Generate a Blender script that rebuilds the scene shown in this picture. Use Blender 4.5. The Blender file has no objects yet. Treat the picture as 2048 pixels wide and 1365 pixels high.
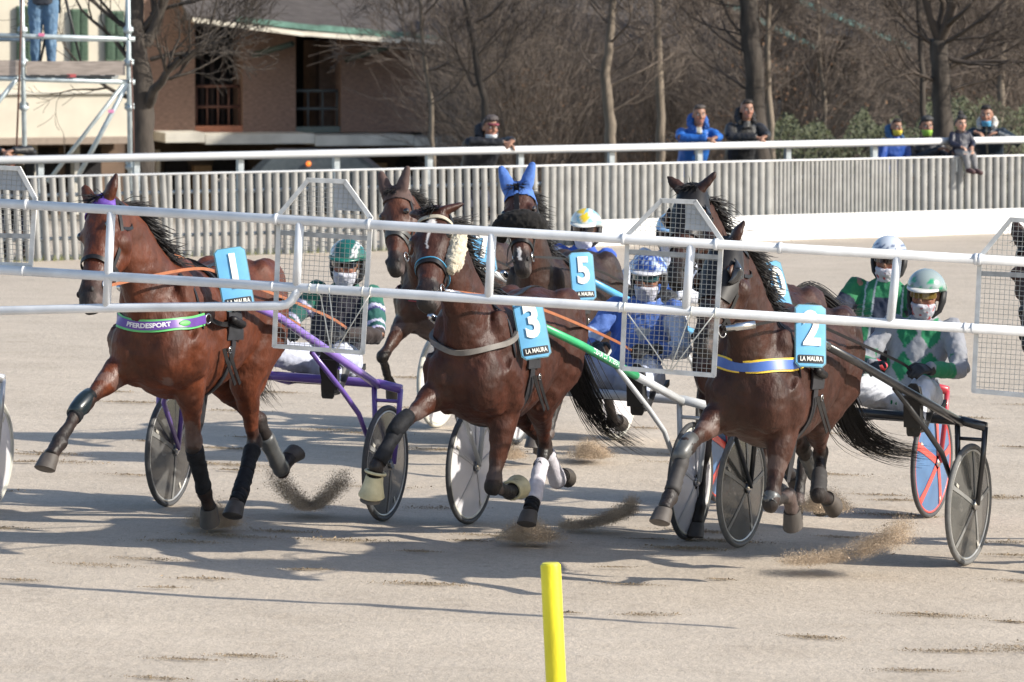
import bpy, bmesh, math, random
import numpy as np
from mathutils import Vector, Matrix, noise
from mathutils.bvhtree import BVHTree
V = Vector
rad = math.radians
sc = bpy.context.scene
COL = sc.collection

# ------------------------------------------------------------------ camera
FPX = 10880.0                      # focal length in pixels of the 2048 px wide photograph
CAMH = 3.32
PITCH = math.atan(742 / FPX)
cd = bpy.data.cameras.new('camera')
cam = bpy.data.objects.new('camera', cd)
COL.objects.link(cam)
cam.location = (0, 0, CAMH)
cam.rotation_euler = (math.pi / 2 - PITCH, 0, 0)
cd.sensor_width = 36
cd.lens = 36 * FPX / 2048
cd.clip_start = 0.5
cd.clip_end = 1500
cd.dof.use_dof = True
cd.dof.focus_distance = 30.3
cd.dof.aperture_fstop = 9.0
sc.camera = cam

# ------------------------------------------------------------------ light
SUN_EL = rad(30)
SUN_AZ = math.atan2(0.95, -0.30)          # compass style angle from +Y towards +X
sun_dir = V((math.sin(SUN_AZ) * math.cos(SUN_EL), math.cos(SUN_AZ) * math.cos(SUN_EL), math.sin(SUN_EL)))
world = bpy.data.worlds.new('World')
sc.world = world
world.use_nodes = True
wn = world.node_tree
sky = wn.nodes.new('ShaderNodeTexSky')
sky.sky_type = 'NISHITA'
sky.sun_disc = False
sky.sun_elevation = SUN_EL
sky.sun_rotation = SUN_AZ
sky.dust_density = 1.0
bg = wn.nodes['Background']
wn.links.new(sky.outputs[0], bg.inputs[0])
bg.inputs[1].default_value = 0.12
ld = bpy.data.lights.new('sun', 'SUN')
sun = bpy.data.objects.new('sun', ld)
COL.objects.link(sun)
ld.energy = 4.0
ld.angle = rad(0.8)
ld.color = (1.0, 0.93, 0.82)
sun.rotation_euler = sun_dir.to_track_quat('Z', 'Y').to_euler()
sc.view_settings.view_transform = 'Standard'
sc.view_settings.look = 'None'
sc.view_settings.exposure = 0.72
sc.view_settings.gamma = 1
sc.render.engine = 'CYCLES'
sc.cycles.max_bounces = 6
sc.cycles.transparent_max_bounces = 12

# ------------------------------------------------------------------ frame helpers
BANK = 0.03
def smooth(a, b, x):
    t = min(1, max(0, (x - a) / (b - a)))
    return t * t * (3 - 2 * t)
def G(x, y):
    """height of the ground: a banked track, level at the far fence, falling away behind it"""
    z = -BANK * x * (1 - smooth(40, 57, y))
    if y > 74: z -= min(60, (y - 74)) * 0.05
    return z
def P(px, py, Y):
    """point at distance Y in front of the camera seen at pixel (px, py) of the photograph"""
    u = (px - 1024) / FPX; v = (py - 682.5) / FPX
    d = V((u, math.cos(PITCH) - v * math.sin(PITCH), -math.sin(PITCH) - v * math.cos(PITCH)))
    return V((0, 0, CAMH)) + d * (Y / d.y)
def rnd(a, b): return random.uniform(a, b)

# ------------------------------------------------------------------ materials
MATS = {}
def M(name, col=(.5, .5, .5), rough=.5, metal=0.0, var=.12, scale=12.0, bump=0.0, bscale=60.0, attr=False,
      alpha=1.0, spec=.5, coat=0.0, emit=None, sheen=0.0, stretch=None, rvar=0.0, detail=4):
    if name in MATS: return MATS[name]
    m = bpy.data.materials.new(name); m.use_nodes = True
    nt = m.node_tree; N = nt.nodes; L = nt.links
    b = N['Principled BSDF']
    tc = N.new('ShaderNodeTexCoord')
    src = tc.outputs['Object']
    if stretch:
        mp = N.new('ShaderNodeMapping'); mp.inputs['Scale'].default_value = stretch
        L.new(src, mp.inputs[0]); src = mp.outputs[0]
    nz = N.new('ShaderNodeTexNoise'); nz.inputs['Scale'].default_value = scale; nz.inputs['Detail'].default_value = detail
    L.new(src, nz.inputs['Vector'])
    mr = N.new('ShaderNodeMapRange'); mr.inputs[1].default_value = .3; mr.inputs[2].default_value = .7
    mr.inputs[3].default_value = 1 - var; mr.inputs[4].default_value = 1 + var
    L.new(nz.outputs[0], mr.inputs[0])
    mx = N.new('ShaderNodeVectorMath'); mx.operation = 'SCALE'
    if attr:
        at = N.new('ShaderNodeAttribute'); at.attribute_name = 'tint'
        L.new(at.outputs['Color'], mx.inputs[0])
    else:
        mx.inputs[0].default_value = col[:3]
    L.new(mr.outputs[0], mx.inputs['Scale'])
    L.new(mx.outputs[0], b.inputs['Base Color'])
    b.inputs['Roughness'].default_value = rough
    if rvar:
        m2 = N.new('ShaderNodeMapRange'); m2.inputs[1].default_value = .3; m2.inputs[2].default_value = .7
        m2.inputs[3].default_value = rough - rvar; m2.inputs[4].default_value = rough + rvar
        n2 = N.new('ShaderNodeTexNoise'); n2.inputs['Scale'].default_value = scale * .6; n2.inputs['Detail'].default_value = 5
        L.new(src, n2.inputs['Vector']); L.new(n2.outputs[0], m2.inputs[0]); L.new(m2.outputs[0], b.inputs['Roughness'])
    b.inputs['Metallic'].default_value = metal
    b.inputs['Specular IOR Level'].default_value = spec
    b.inputs['Alpha'].default_value = alpha
    b.inputs['Coat Weight'].default_value = coat
    if sheen: b.inputs['Sheen Weight'].default_value = sheen
    if emit:
        b.inputs['Emission Color'].default_value = (*emit[:3], 1); b.inputs['Emission Strength'].default_value = emit[3]
    if bump:
        n3 = N.new('ShaderNodeTexNoise'); n3.inputs['Scale'].default_value = bscale; n3.inputs['Detail'].default_value = 5
        L.new(src, n3.inputs['Vector'])
        bp = N.new('ShaderNodeBump'); bp.inputs['Strength'].default_value = 1.0; bp.inputs['Distance'].default_value = bump
        L.new(n3.outputs[0], bp.inputs['Height']); L.new(bp.outputs[0], b.inputs['Normal'])
    MATS[name] = m
    return m

# ------------------------------------------------------------------ mesh builder
class MB:
    def __init__(s): s.v = []; s.f = []; s.mi = []; s.cur = 0
    def add(s, verts, faces):
        o = len(s.v); s.v.extend([tuple(p) for p in verts])
        for f in faces: s.f.append(tuple(i + o for i in f)); s.mi.append(s.cur)
        return s
    def loft(s, rings, caps=True, closed=True):
        n = len(rings[0]); vs = [p for r in rings for p in r]; fs = []
        for i in range(len(rings) - 1):
            for j in range(n if closed else n - 1):
                k = (j + 1) % n
                fs.append((i * n + j, i * n + k, (i + 1) * n + k, (i + 1) * n + j))
        if caps and closed:
            fs.append(tuple(range(n - 1, -1, -1))); o = (len(rings) - 1) * n
            fs.append(tuple(range(o, o + n)))
        return s.add(vs, fs)
    def tube(s, pts, rs, n=8, caps=True, flat=1.0, up=None):
        pts = [V(p) for p in pts]
        if not hasattr(rs, '__len__'): rs = [rs] * len(pts)
        rings = []; u = None
        for i, p in enumerate(pts):
            a = pts[max(0, i - 1)]; b = pts[min(len(pts) - 1, i + 1)]
            t = (b - a)
            if t.length < 1e-9: t = V((0, 0, 1))
            t.normalize()
            if u is None:
                u = V(up) if up is not None else (V((0, 0, 1)) if abs(t.z) < .9 else V((1, 0, 0)))
            u = (u - t * u.dot(t))
            if u.length < 1e-6: u = t.orthogonal()
            u.normalize(); w = t.cross(u)
            r = rs[i]
            rings.append([p + u * (r * math.cos(2 * math.pi * k / n)) + w * (r * flat * math.sin(2 * math.pi * k / n)) for k in range(n)])
        return s.loft(rings, caps)
    def box(s, lo, hi):
        x0, y0, z0 = lo; x1, y1, z1 = hi
        vs = [(x0, y0, z0), (x1, y0, z0), (x1, y1, z0), (x0, y1, z0), (x0, y0, z1), (x1, y0, z1), (x1, y1, z1), (x0, y1, z1)]
        return s.add(vs, [(3, 2, 1, 0), (4, 5, 6, 7), (0, 1, 5, 4), (1, 2, 6, 5), (2, 3, 7, 6), (3, 0, 4, 7)])
    def obox(s, c, ax, ay, az):
        c = V(c); ax = V(ax); ay = V(ay); az = V(az)
        vs = [c + ax * i + ay * j + az * k for k in (-1, 1) for j in (-1, 1) for i in (-1, 1)]
        return s.add(vs, [(0, 2, 3, 1), (4, 5, 7, 6), (0, 1, 5, 4), (1, 3, 7, 5), (3, 2, 6, 7), (2, 0, 4, 6)])
    def ell(s, c, r, nu=14, nv=9, m=None):
        c = V(c)
        if not hasattr(r, '__len__'): r = (r, r, r)
        vs = []; fs = []
        def pt(a, b):
            q = V((r[0] * math.cos(a) * math.cos(b), r[1] * math.sin(a) * math.cos(b), r[2] * math.sin(b)))
            if m is not None: q = m @ q
            return c + q
        for i in range(1, nv):
            b = -math.pi / 2 + math.pi * i / nv
            for j in range(nu): vs.append(pt(2 * math.pi * j / nu, b))
        bot = len(vs); vs.append(pt(0, -math.pi / 2)); top = len(vs); vs.append(pt(0, math.pi / 2))
        for i in range(nv - 2):
            for j in range(nu):
                k = (j + 1) % nu
                fs.append((i * nu + j, i * nu + k, (i + 1) * nu + k, (i + 1) * nu + j))
        for j in range(nu):
            k = (j + 1) % nu
            fs.append((bot, k, j)); fs.append((top, (nv - 2) * nu + j, (nv - 2) * nu + k))
        return s.add(vs, fs)
    def prism(s, poly, d):
        """polygon (list of points, any plane) extruded along vector d"""
        n = len(poly); d = V(d)
        vs = [V(p) for p in poly] + [V(p) + d for p in poly]
        fs = [tuple(range(n - 1, -1, -1)), tuple(range(n, 2 * n))]
        for i in range(n): fs.append((i, (i + 1) % n, n + (i + 1) % n, n + i))
        return s.add(vs, fs)
    def ribbon(s, pts, nrm, side, w, th):
        """strap: centre line pts, outward normals, width directions"""
        rings = []
        for p, n, d in zip(pts, nrm, side):
            p = V(p); n = V(n); d = V(d)
            rings.append([p - d * w / 2, p + d * w / 2, p + d * w / 2 + n * th, p - d * w / 2 + n * th])
        return s.loft(rings)
    def mesh(s, name):
        me = bpy.data.meshes.new(name)
        me.from_pydata(s.v, [], s.f)
        me.polygons.foreach_set('material_index', s.mi)
        me.update()
        return me

def recalc(me):
    bm = bmesh.new(); bm.from_mesh(me)
    bmesh.ops.recalc_face_normals(bm, faces=bm.faces)
    bm.to_mesh(me); bm.free()

def obj(name, mb, mat, parent=None, smooth=True, fix=True, world=False, angle=None):
    me = mb if isinstance(mb, bpy.types.Mesh) else mb.mesh(name)
    if fix and not isinstance(mb, bpy.types.Mesh): recalc(me)
    me.materials.clear()
    for m in (mat if isinstance(mat, (list, tuple)) else [mat]): me.materials.append(m)
    if smooth:
        me.polygons.foreach_set('use_smooth', [True] * len(me.polygons))
        if angle: me.set_sharp_from_angle(angle=rad(angle))
    o = bpy.data.objects.new(name, me); COL.objects.link(o)
    if parent is not None:
        if world: me.transform(parent.matrix_basis.inverted() if parent.parent is None else (parent.parent.matrix_basis @ parent.matrix_basis).inverted())
        o.parent = parent
    return o

def thing(name, label, cat, loc=(0, 0, 0), mat=None, group=None):
    o = bpy.data.objects.new(name, None); COL.objects.link(o)
    o.empty_display_size = .1
    if mat is not None: o.matrix_basis = mat
    else: o.location = loc
    bpy.context.view_layer.update()
    o['label'] = label; o['category'] = cat
    if group: o['group'] = group
    return o
def tag(o, label=None, cat=None, group=None, kind=None):
    for k, v in (('label', label), ('category', cat), ('group', group), ('kind', kind)):
        if v: o[k] = v
    return o

def remesh(mb, voxel, it=6, fac=.5, post=None):
    """union of overlapping closed shapes as ONE continuous smooth surface"""
    me = mb.mesh('tmp'); recalc(me)
    o = bpy.data.objects.new('tmp', me); COL.objects.link(o)
    r = o.modifiers.new('r', 'REMESH'); r.mode = 'VOXEL'; r.voxel_size = voxel; r.adaptivity = 0
    if it:
        sm = o.modifiers.new('s', 'SMOOTH'); sm.factor = fac; sm.iterations = it
    dg = bpy.context.evaluated_depsgraph_get(); dg.update()
    out = bpy.data.meshes.new_from_object(o.evaluated_get(dg))
    bpy.data.objects.remove(o); bpy.data.meshes.remove(me)
    return out
def coords(me):
    a = np.empty(len(me.vertices) * 3, np.float32); me.vertices.foreach_get('co', a); return a.reshape(-1, 3)
def setcoords(me, a): me.vertices.foreach_set('co', a.astype(np.float32).ravel()); me.update()
def normals(me):
    a = np.empty(len(me.vertices) * 3, np.float32); me.vertices.foreach_get('normal', a); return a.reshape(-1, 3)
def tint(me, cols):
    at = me.attributes.get('tint') or me.attributes.new('tint', 'FLOAT_COLOR', 'POINT')
    c = np.ones((len(me.vertices), 4), np.float32); c[:, :3] = cols
    at.data.foreach_set('color', c.ravel())
def wrinkle(me, amp, scale, seed=0, aniso=(1, 1, 1)):
    c = coords(me); n = normals(me)
    d = np.array([noise.fractal(V((p[0] * scale * aniso[0] + seed, p[1] * scale * aniso[1], p[2] * scale * aniso[2])), .6, 2.1, 3) for p in c])
    setcoords(me, c + n * (d * amp)[:, None])
def text_mesh(body, size, bold=0.0, depth=.004, sx=1.0, shear=0.0):
    """flat lettering in the XY plane, centred, as a mesh"""
    cu = bpy.data.curves.new('t', 'FONT'); cu.body = body; cu.size = size; cu.align_x = 'CENTER'; cu.align_y = 'CENTER'
    cu.offset = bold; cu.extrude = depth; cu.resolution_u = 3; cu.shear = shear
    o = bpy.data.objects.new('t', cu); COL.objects.link(o)
    dg = bpy.context.evaluated_depsgraph_get(); dg.update()
    me = bpy.data.meshes.new_from_object(o.evaluated_get(dg))
    bpy.data.objects.remove(o)
    c = coords(me); c[:, 0] *= sx; setcoords(me, c)
    return me
def basis(x, y, z, o):
    x = V(x); y = V(y); z = V(z); o = V(o)
    return Matrix(((x.x, y.x, z.x, o.x), (x.y, y.y, z.y, o.y), (x.z, y.z, z.z, o.z), (0, 0, 0, 1)))
def track_frame(x, y, phi, lift=0.0, s=1.0):
    """frame standing on the banked track, x axis heading phi degrees left of the camera, y axis its left side"""
    a = rad(phi)
    fw = V((-math.sin(a), -math.cos(a), BANK * math.sin(a))).normalized()
    lf = V((math.cos(a), -math.sin(a), -BANK * math.cos(a))).normalized()
    up = fw.cross(lf)
    o = V((x, y, G(x, y))) + up * lift
    return basis(fw * s, lf * s, up * s, o)
random.seed(11)
# ================================================================== ground
def make_ground():
    xs = np.concatenate([np.linspace(-220, -14, 14), np.linspace(-13, 13, 131), np.linspace(14, 220, 14)])
    ys = np.concatenate([np.linspace(-30, 20, 12), np.linspace(21, 44, 231), np.linspace(44.3, 74, 90), np.linspace(75, 200, 40), np.linspace(210, 420, 10)])
    vs = []; fs = []
    for y in ys:
        for x in xs:
            z = G(x, y)
            if 20 < y < 72 and abs(x) < 14:
                z += .007 * noise.fractal(V((x * .5, y * 1.6, 3)), .7, 2, 4) + .006 * noise.fractal(V((x * 2.2, y * 5, 7)), .6, 2, 3)
            vs.append((x, y, z))
    n = len(xs)
    for j in range(len(ys) - 1):
        for i in range(n - 1):
            fs.append((j * n + i, j * n + i + 1, (j + 1) * n + i + 1, (j + 1) * n + i))
    mb = MB(); mb.add(vs, fs)
    m = bpy.data.materials.new('track_sand'); m.use_nodes = True
    nt = m.node_tree; N = nt.nodes; L = nt.links; b = N['Principled BSDF']
    tc = N.new('ShaderNodeTexCoord')
    def nz(scale, detail, st=(1, 1, 1), rough=.6):
        mp = N.new('ShaderNodeMapping'); mp.inputs['Scale'].default_value = st
        L.new(tc.outputs['Object'], mp.inputs[0])
        t = N.new('ShaderNodeTexNoise'); t.inputs['Scale'].default_value = scale; t.inputs['Detail'].default_value = detail; t.inputs['Roughness'].default_value = rough
        L.new(mp.outputs[0], t.inputs['Vector']); return t
    big = nz(.35, 4); mid = nz(1.6, 9, (.8, .8, 1), .72); fine = nz(22, 6, (1, .5, 1), .7); grit = nz(95, 2)
    cr = N.new('ShaderNodeValToRGB')
    e = cr.color_ramp.elements
    e[0].position = .28; e[0].color = (.405, .345, .278, 1)
    e[1].position = .50; e[1].color = (.46, .397, .325, 1)
    q = e.new(.75); q.color = (.51, .443, .365, 1)
    L.new(mid.outputs[0], cr.inputs[0])
    def mr(src, lo, hi, a=.3, bb=.7):
        r = N.new('ShaderNodeMapRange'); r.inputs[1].default_value = a; r.inputs[2].default_value = bb; r.inputs[3].default_value = lo; r.inputs[4].default_value = hi
        L.new(src, r.inputs[0]); return r.outputs[0]
    cur = cr.outputs[0]
    # dug-up darker clods: thin lens shapes thrown up by the hooves
    clod = nz(2.2, 7, (1, .75, 1), .7)
    for s_ in (mr(big.outputs[0], .93, 1.06), mr(fine.outputs[0], .90, 1.10, .32, .68), mr(grit.outputs[0], .82, 1.18), mr(clod.outputs[0], 1.0, .80, .62, .70)):
        vm = N.new('ShaderNodeVectorMath'); vm.operation = 'SCALE'; L.new(cur, vm.inputs[0]); L.new(s_, vm.inputs['Scale']); cur = vm.outputs[0]
    # grass and bare soil beyond the fence
    sep = N.new('ShaderNodeSeparateXYZ'); L.new(tc.outputs['Object'], sep.inputs[0])
    far = mr(sep.outputs[1], 0, 1, 70, 74)
    gm = N.new('ShaderNodeMix'); gm.data_type = 'RGBA'; L.new(far, gm.inputs[0]); L.new(cur, gm.inputs[6]); gm.inputs[7].default_value = (.13, .105, .07, 1)
    L.new(gm.outputs[2], b.inputs['Base Color'])
    b.inputs['Roughness'].default_value = .95; b.inputs['Specular IOR Level'].default_value = .15
    bp = N.new('ShaderNodeBump'); bp.inputs['Distance'].default_value = .02; bp.inputs['Strength'].default_value = .5
    ad = N.new('ShaderNodeMath'); ad.operation = 'ADD'
    L.new(fine.outputs[0], ad.inputs[0]); L.new(clod.outputs[0], ad.inputs[1]); L.new(ad.outputs[0], bp.inputs['Height'])
    L.new(bp.outputs[0], b.inputs['Normal'])
    o = obj('track_ground', mb, m); tag(o, 'pale sandy race track surface scuffed by hooves', kind='structure')
make_ground()

# loose clods lying on the track
def make_clods():
    mb = MB(); R = random.Random(5)
    for c in range(230):
        cx = R.uniform(-6, 6); cy = R.uniform(22.5, 44)
        if abs(cx) > cy * .1: continue
        sx = R.uniform(.04, .14); sy = sx * R.uniform(.25, .45); sk = R.uniform(-.25, .25)
        for k in range(int(R.uniform(600, 1700) * sx / .1)):
            gx = R.gauss(0, 1); x = cx + gx * sx; y = cy + R.gauss(0, sy) + gx * sx * sk; r = R.uniform(.0015, .0045) * (1 if R.random() < .97 else 2.6)
            q = [V((R.uniform(-1, 1), R.uniform(-1, 1), R.uniform(-.4, 1))) * r for _ in range(4)]
            mb.add([V((x, y, G(x, y) + r * .5 + .008)) + p for p in q], [(0, 1, 2), (0, 2, 3), (0, 3, 1), (1, 3, 2)])
    o = obj('loose_clods', mb, M('clod', (.27, .21, .14), .95, var=.3, scale=30), smooth=False)
    tag(o, 'crumbs of darker sand scattered in hoof marks on the track', 'sand', kind='stuff')
make_clods()

# ================================================================== far fences
FA = V((-11.9, 58.15, 0)); FB = V((12.5, 72.89, 0))          # line of the far fence
FD = (FB - FA); FLEN = FD.length; FT = FD.normalized(); FN = V((-FT.y, FT.x, 0))   # FN points away from the camera
def fpt(s, off=0, z=0):
    p = FA + FT * s + FN * off
    return V((p.x, p.y, G(p.x, p.y) + z))
def f_at_px(px, off=0.0):
    k = (px - 1024) / FPX                                   # x = k*y along the ray
    # FA.x + t FT.x = k (FA.y + t FT.y)
    A = FA + FN * off
    return (k * A.y - A.x) / (FT.x - k * FT.y)
WPAINT = M('fence_white_paint', (.60, .61, .62), .45, var=.06, scale=3, rvar=.1)
SLAT = M('fence_slat_paint', (.295, .292, .28), .55, var=.16, scale=6, rvar=.1)
GALV = M('galvanised_steel', (.34, .38, .41), .42, metal=.35, var=.18, scale=14)
def make_far_fence():
    r = thing('slat_fence', 'long white slatted fence along the far side of the track', 'fence', fpt(FLEN / 2))
    x = -60.0; R = random.Random(3)
    bounds = [(-1050, 340, .118, .072, 'h'), (340, 1090, .118, .074, 'h'), (1090, 1545, .108, .090, 'h'), (1545, 1805, .060, .046, 'f'), (1805, 2880, .112, .084, 'h')]
    for (a, b, pitch, w, kind) in bounds:
        mb = MB(); s = f_at_px(a); s1 = f_at_px(b) - .03
        while s < s1:
            lean = R.uniform(-.006, .006) - .03 * max(0, (900 - a) / 900) * .8
            top = .955 + R.uniform(-.006, .006)
            base = fpt(s); t = base + FT * lean + V((0, 0, top))
            # half-round profile towards the track
            rings = []
            for q in (base, t):
                ring = []
                for k in range(7):
                    an = math.pi * k / 6
                    ring.append(q + FT * (w / 2 * math.cos(an)) - FN * ((.034 if kind == 'h' else .012) * math.sin(an)))
                ring += [q + FT * (-w / 2) + FN * .012, q + FT * (w / 2) + FN * .012]
                rings.append(ring)
            mb.loft(rings); s += pitch
        obj('slat_panel', mb, SLAT, r, angle=50, world=True)
    mb = MB()
    mb.tube([fpt(0, -.01, .965), fpt(FLEN, -.01, .965)], .014, 6)
    obj('top_strip', mb, WPAINT, r, world=True)
    mb = MB()
    for z in (.25, .75): mb.tube([fpt(0, .05, z), fpt(FLEN, .05, z)], .022, 6)
    obj('cross_rail', mb, GALV, r, world=True)
    # rail with its posts
    r2 = thing('handrail', 'white tubular handrail with square posts behind the far slats', 'railing', fpt(FLEN / 2, .25))
    mb = MB(); mb.tube([fpt(0, .22, 1.155), fpt(FLEN, .22, 1.155)], .047, 14)
    obj('rail', mb, WPAINT, r2, world=True)
    for px in (-660, -475, -290, -105, 80, 272, 480, 672, 858, 1040, 1222, 1398, 1575, 1748, 1912, 2075, 2240, 2405, 2570):
        mb = MB(); s = f_at_px(px, .30)
        c = fpt(s, .30)
        mb.obox(c + V((0, 0, .56)), FT * .036, FN * .03, V((0, 0, .56)))
        obj('post', mb, GALV, r2, smooth=False, world=True)
    # white kerb wall in front of the right half
    s0 = f_at_px(1130); s1 = FLEN
    k = thing('kerb_wall', 'low bright white board wall at the foot of the far fence', 'wall', fpt((s0 + s1) / 2, -.5))
    n = 9
    for i in range(n):
        a = s0 + (s1 - s0) * i / n; b = s0 + (s1 - s0) * (i + 1) / n - .012
        za, zb = .31, .31
        mb = MB()
        p = [fpt(a, -.34, -.03), fpt(b, -.34, -.03), fpt(b, -.34, zb), fpt(a, -.34, za)]
        mb.prism(p, FN * .08)
        obj('board', mb, M('kerb_white', (.84, .84, .83), .5, var=.04, scale=1.5), k, smooth=False, world=True)
make_far_fence()

def grass_tufts():
    mb = MB(); R = random.Random(9)
    s0 = 0; s1 = f_at_px(1180)
    for k in range(2600):
        s = R.uniform(s0, s1); off = R.gauss(.03, .07)
        if noise.noise(V((s * .7, 0, 0))) < R.uniform(-.5, .25): continue
        p = fpt(s, off); h = R.uniform(.03, .11)
        d = V((R.uniform(-.5, .5), R.uniform(-.5, .5), 1)).normalized()
        w = FT * R.uniform(.003, .006)
        mb.add([p - w, p + w, p + d * h], [(0, 1, 2)])
    o = obj('grass', mb, M('dry_grass', (.16, .17, .06), .8, var=.3, scale=6), smooth=False, fix=False)
    tag(o, 'thin grass growing along the foot of the slats', 'grass', kind='stuff')
grass_tufts()

# ================================================================== yellow marker post
def yellow_post():
    Y = 23.6
    t = P(1101, 1129, Y); base = P(1117, 1500, Y); base.z = G(base.x, Y) - .02
    dirn = (t - P(1112, 1365, Y)).normalized()
    L_ = (t.z - base.z) / dirn.z
    base = t - dirn * L_
    r = thing('marker_post', 'bright yellow round post leaning in the foreground', 'post', base)
    mb = MB(); R0 = .0445
    mb.tube([base, base + dirn * .3, t - dirn * .008, t], [R0, R0, R0, R0 * .95], 28)
    m = M('yellow_plastic', (.78, .68, .02), .5, var=.16, scale=9, bump=.003, bscale=40, rvar=.15, stretch=(1, 1, .35))
    obj('tube', mb, m, r, world=True, angle=50)
    mb = MB(); mb.tube([base + dirn * (L_ - .003), base + dirn * (L_ + .006)], [R0 * .93, R0 * .8], 28)
    obj('cap', mb, M('yellow_cap', (.70, .64, .05), .5), r, world=True, angle=50)
yellow_post()
# ================================================================== buildings
def BOX(mb, px0, px1, py0, py1, Y, d0, d1):
    """box whose front face spans the given picture rectangle at distance Y, going back from Y+d0 to Y+d1"""
    a = P(px0, py1, Y); b = P(px1, py0, Y)
    mb.box((a.x, Y + d0, a.z), (b.x, Y + d1, b.z)); return mb
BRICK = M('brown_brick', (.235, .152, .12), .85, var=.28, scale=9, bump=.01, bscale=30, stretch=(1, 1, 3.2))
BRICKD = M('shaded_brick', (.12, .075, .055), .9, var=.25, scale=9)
STUCCO = M('cream_stucco', (.60, .55, .45), .85, var=.10, scale=1.2)
CONC = M('ledge_concrete', (.60, .57, .50), .8, var=.22, scale=1.6)
DARKIN = M('painted_interior_shade', (.018, .017, .019), .9, var=.3)  # near-black colour that paints in the shade of rooms and doorways
ROOF = M('slate_roof', (.070, .062, .060), .8, var=.3, scale=3, stretch=(1, 4, 4), bump=.02, bscale=10)
COPPER = M('copper_gutter', (.13, .25, .20), .7, var=.35, scale=4)
FASCIA = M('fascia_paint', (.80, .74, .62), .7, var=.15, scale=3)
IRON = M('rusty_iron', (.15, .07, .05), .7, var=.3)
def zb(Y): return G(0, Y) - .3
def brick_building():
    Y = 128.0
    r = thing('grandstand_building', 'long brown brick grandstand building with tall dark openings and slate roof', 'building', (-5, Y, zb(Y)))
    base = zb(Y)
    def wallp(x0, x1, y0, y1, d0=0, d1=1.2, mat=BRICK):
        mb = MB(); BOX(mb, x0, x1, y0, y1, Y, d0, d1); return obj('brick_wall', mb, mat, r, smooth=False, world=True)
    top = -30
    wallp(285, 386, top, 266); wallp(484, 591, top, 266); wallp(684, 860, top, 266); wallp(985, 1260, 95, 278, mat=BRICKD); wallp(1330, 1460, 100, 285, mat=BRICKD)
    # near-black slabs inside the openings, the shade put into their colour
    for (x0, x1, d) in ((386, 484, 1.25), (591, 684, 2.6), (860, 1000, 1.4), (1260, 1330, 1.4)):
        mb = MB(); BOX(mb, x0, x1, -30, 280, Y, d, d + .2); obj('room_shade_panel', mb, DARKIN, r, smooth=False, world=True)
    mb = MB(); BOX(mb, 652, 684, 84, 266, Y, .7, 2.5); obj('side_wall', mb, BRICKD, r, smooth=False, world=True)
    # window in the left opening
    for (x0, x1, y0, y1, nx) in ((395, 482, 172, 266, 4), (592, 681, 182, 266, 3)):
        mb = MB()
        for y in (y0, (y0 + y1) / 2 - 6):
            a = P(x0, y, Y + .25); b = P(x1, y, Y + .25); mb.tube([a, b], .035, 6)
        for i in range(nx + 1):
            x = x0 + (x1 - x0) * i / nx
            mb.tube([P(x, y0, Y + .25), P(x, y1, Y + .25)], .022, 6)
        obj('balcony_rail', mb, IRON if x0 < 500 else M('grey_rail', (.10, .115, .12), .6), r, world=True)
    mb = MB(); BOX(mb, 387, 484, 251, 266, Y, .05, .2); obj('sill_box', mb, M('terracotta', (.42, .17, .10), .8), r, smooth=False, world=True)
    mb = MB(); BOX(mb, 592, 683, 254, 266, Y, .05, .2); obj('sill_box', mb, M('grey_green_sill', (.13, .16, .15), .8), r, smooth=False, world=True)
    # tall window bars at the left opening
    mb = MB()
    for x in (398, 420, 440, 462): mb.tube([P(x, 90, Y + .9), P(x, 250, Y + .9)], .05, 6)
    obj('window_bars', mb, M('brown_bars', (.07, .05, .045), .7), r, world=True)
    # ledge of the upper floor
    for (x0, x1, y0, y1) in ((300, 380, 260, 279), (380, 600, 264, 283), (600, 800, 268, 288), (800, 1000, 273, 290), (1000, 1240, 276, 291), (1240, 1460, 275, 291)):
        mb = MB(); BOX(mb, x0 + .6, x1 - .6, y0, y1, Y, -1.7, 1.3); obj('ledge', mb, CONC, r, smooth=False, world=True)
    # dark ground floor arcade
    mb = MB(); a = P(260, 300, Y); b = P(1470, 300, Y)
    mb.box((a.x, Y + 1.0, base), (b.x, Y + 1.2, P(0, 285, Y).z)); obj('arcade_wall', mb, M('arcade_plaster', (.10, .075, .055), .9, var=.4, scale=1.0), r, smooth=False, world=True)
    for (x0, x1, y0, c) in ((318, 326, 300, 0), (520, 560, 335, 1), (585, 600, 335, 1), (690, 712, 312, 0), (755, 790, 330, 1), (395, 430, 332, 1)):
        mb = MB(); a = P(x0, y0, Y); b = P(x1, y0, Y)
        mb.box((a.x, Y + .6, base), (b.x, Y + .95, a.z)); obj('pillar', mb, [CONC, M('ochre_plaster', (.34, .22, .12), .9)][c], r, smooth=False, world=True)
    for (x0, x1, y0) in ((340, 388, 318), (440, 510, 310), (610, 680, 316), (815, 900, 312)):
        mb = MB(); a = P(x0, 400, Y); b = P(x1, 400, Y); zt = P(0, y0, Y).z; w = (b.x - a.x) / 2
        poly = [V((a.x, Y + .93, base)), V((b.x, Y + .93, base))] + [V((a.x + w + w * math.cos(t), Y + .93, zt - w * .5 + w * .5 * math.sin(t))) for t in [math.pi * k / 10 for k in range(11)]]
        mb.prism(poly, (0, .06, 0)); obj('arch_shade_panel', mb, DARKIN, r, smooth=False, world=True)  # solid arch-shaped panel, the shade of the arcade painted as near-black
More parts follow.
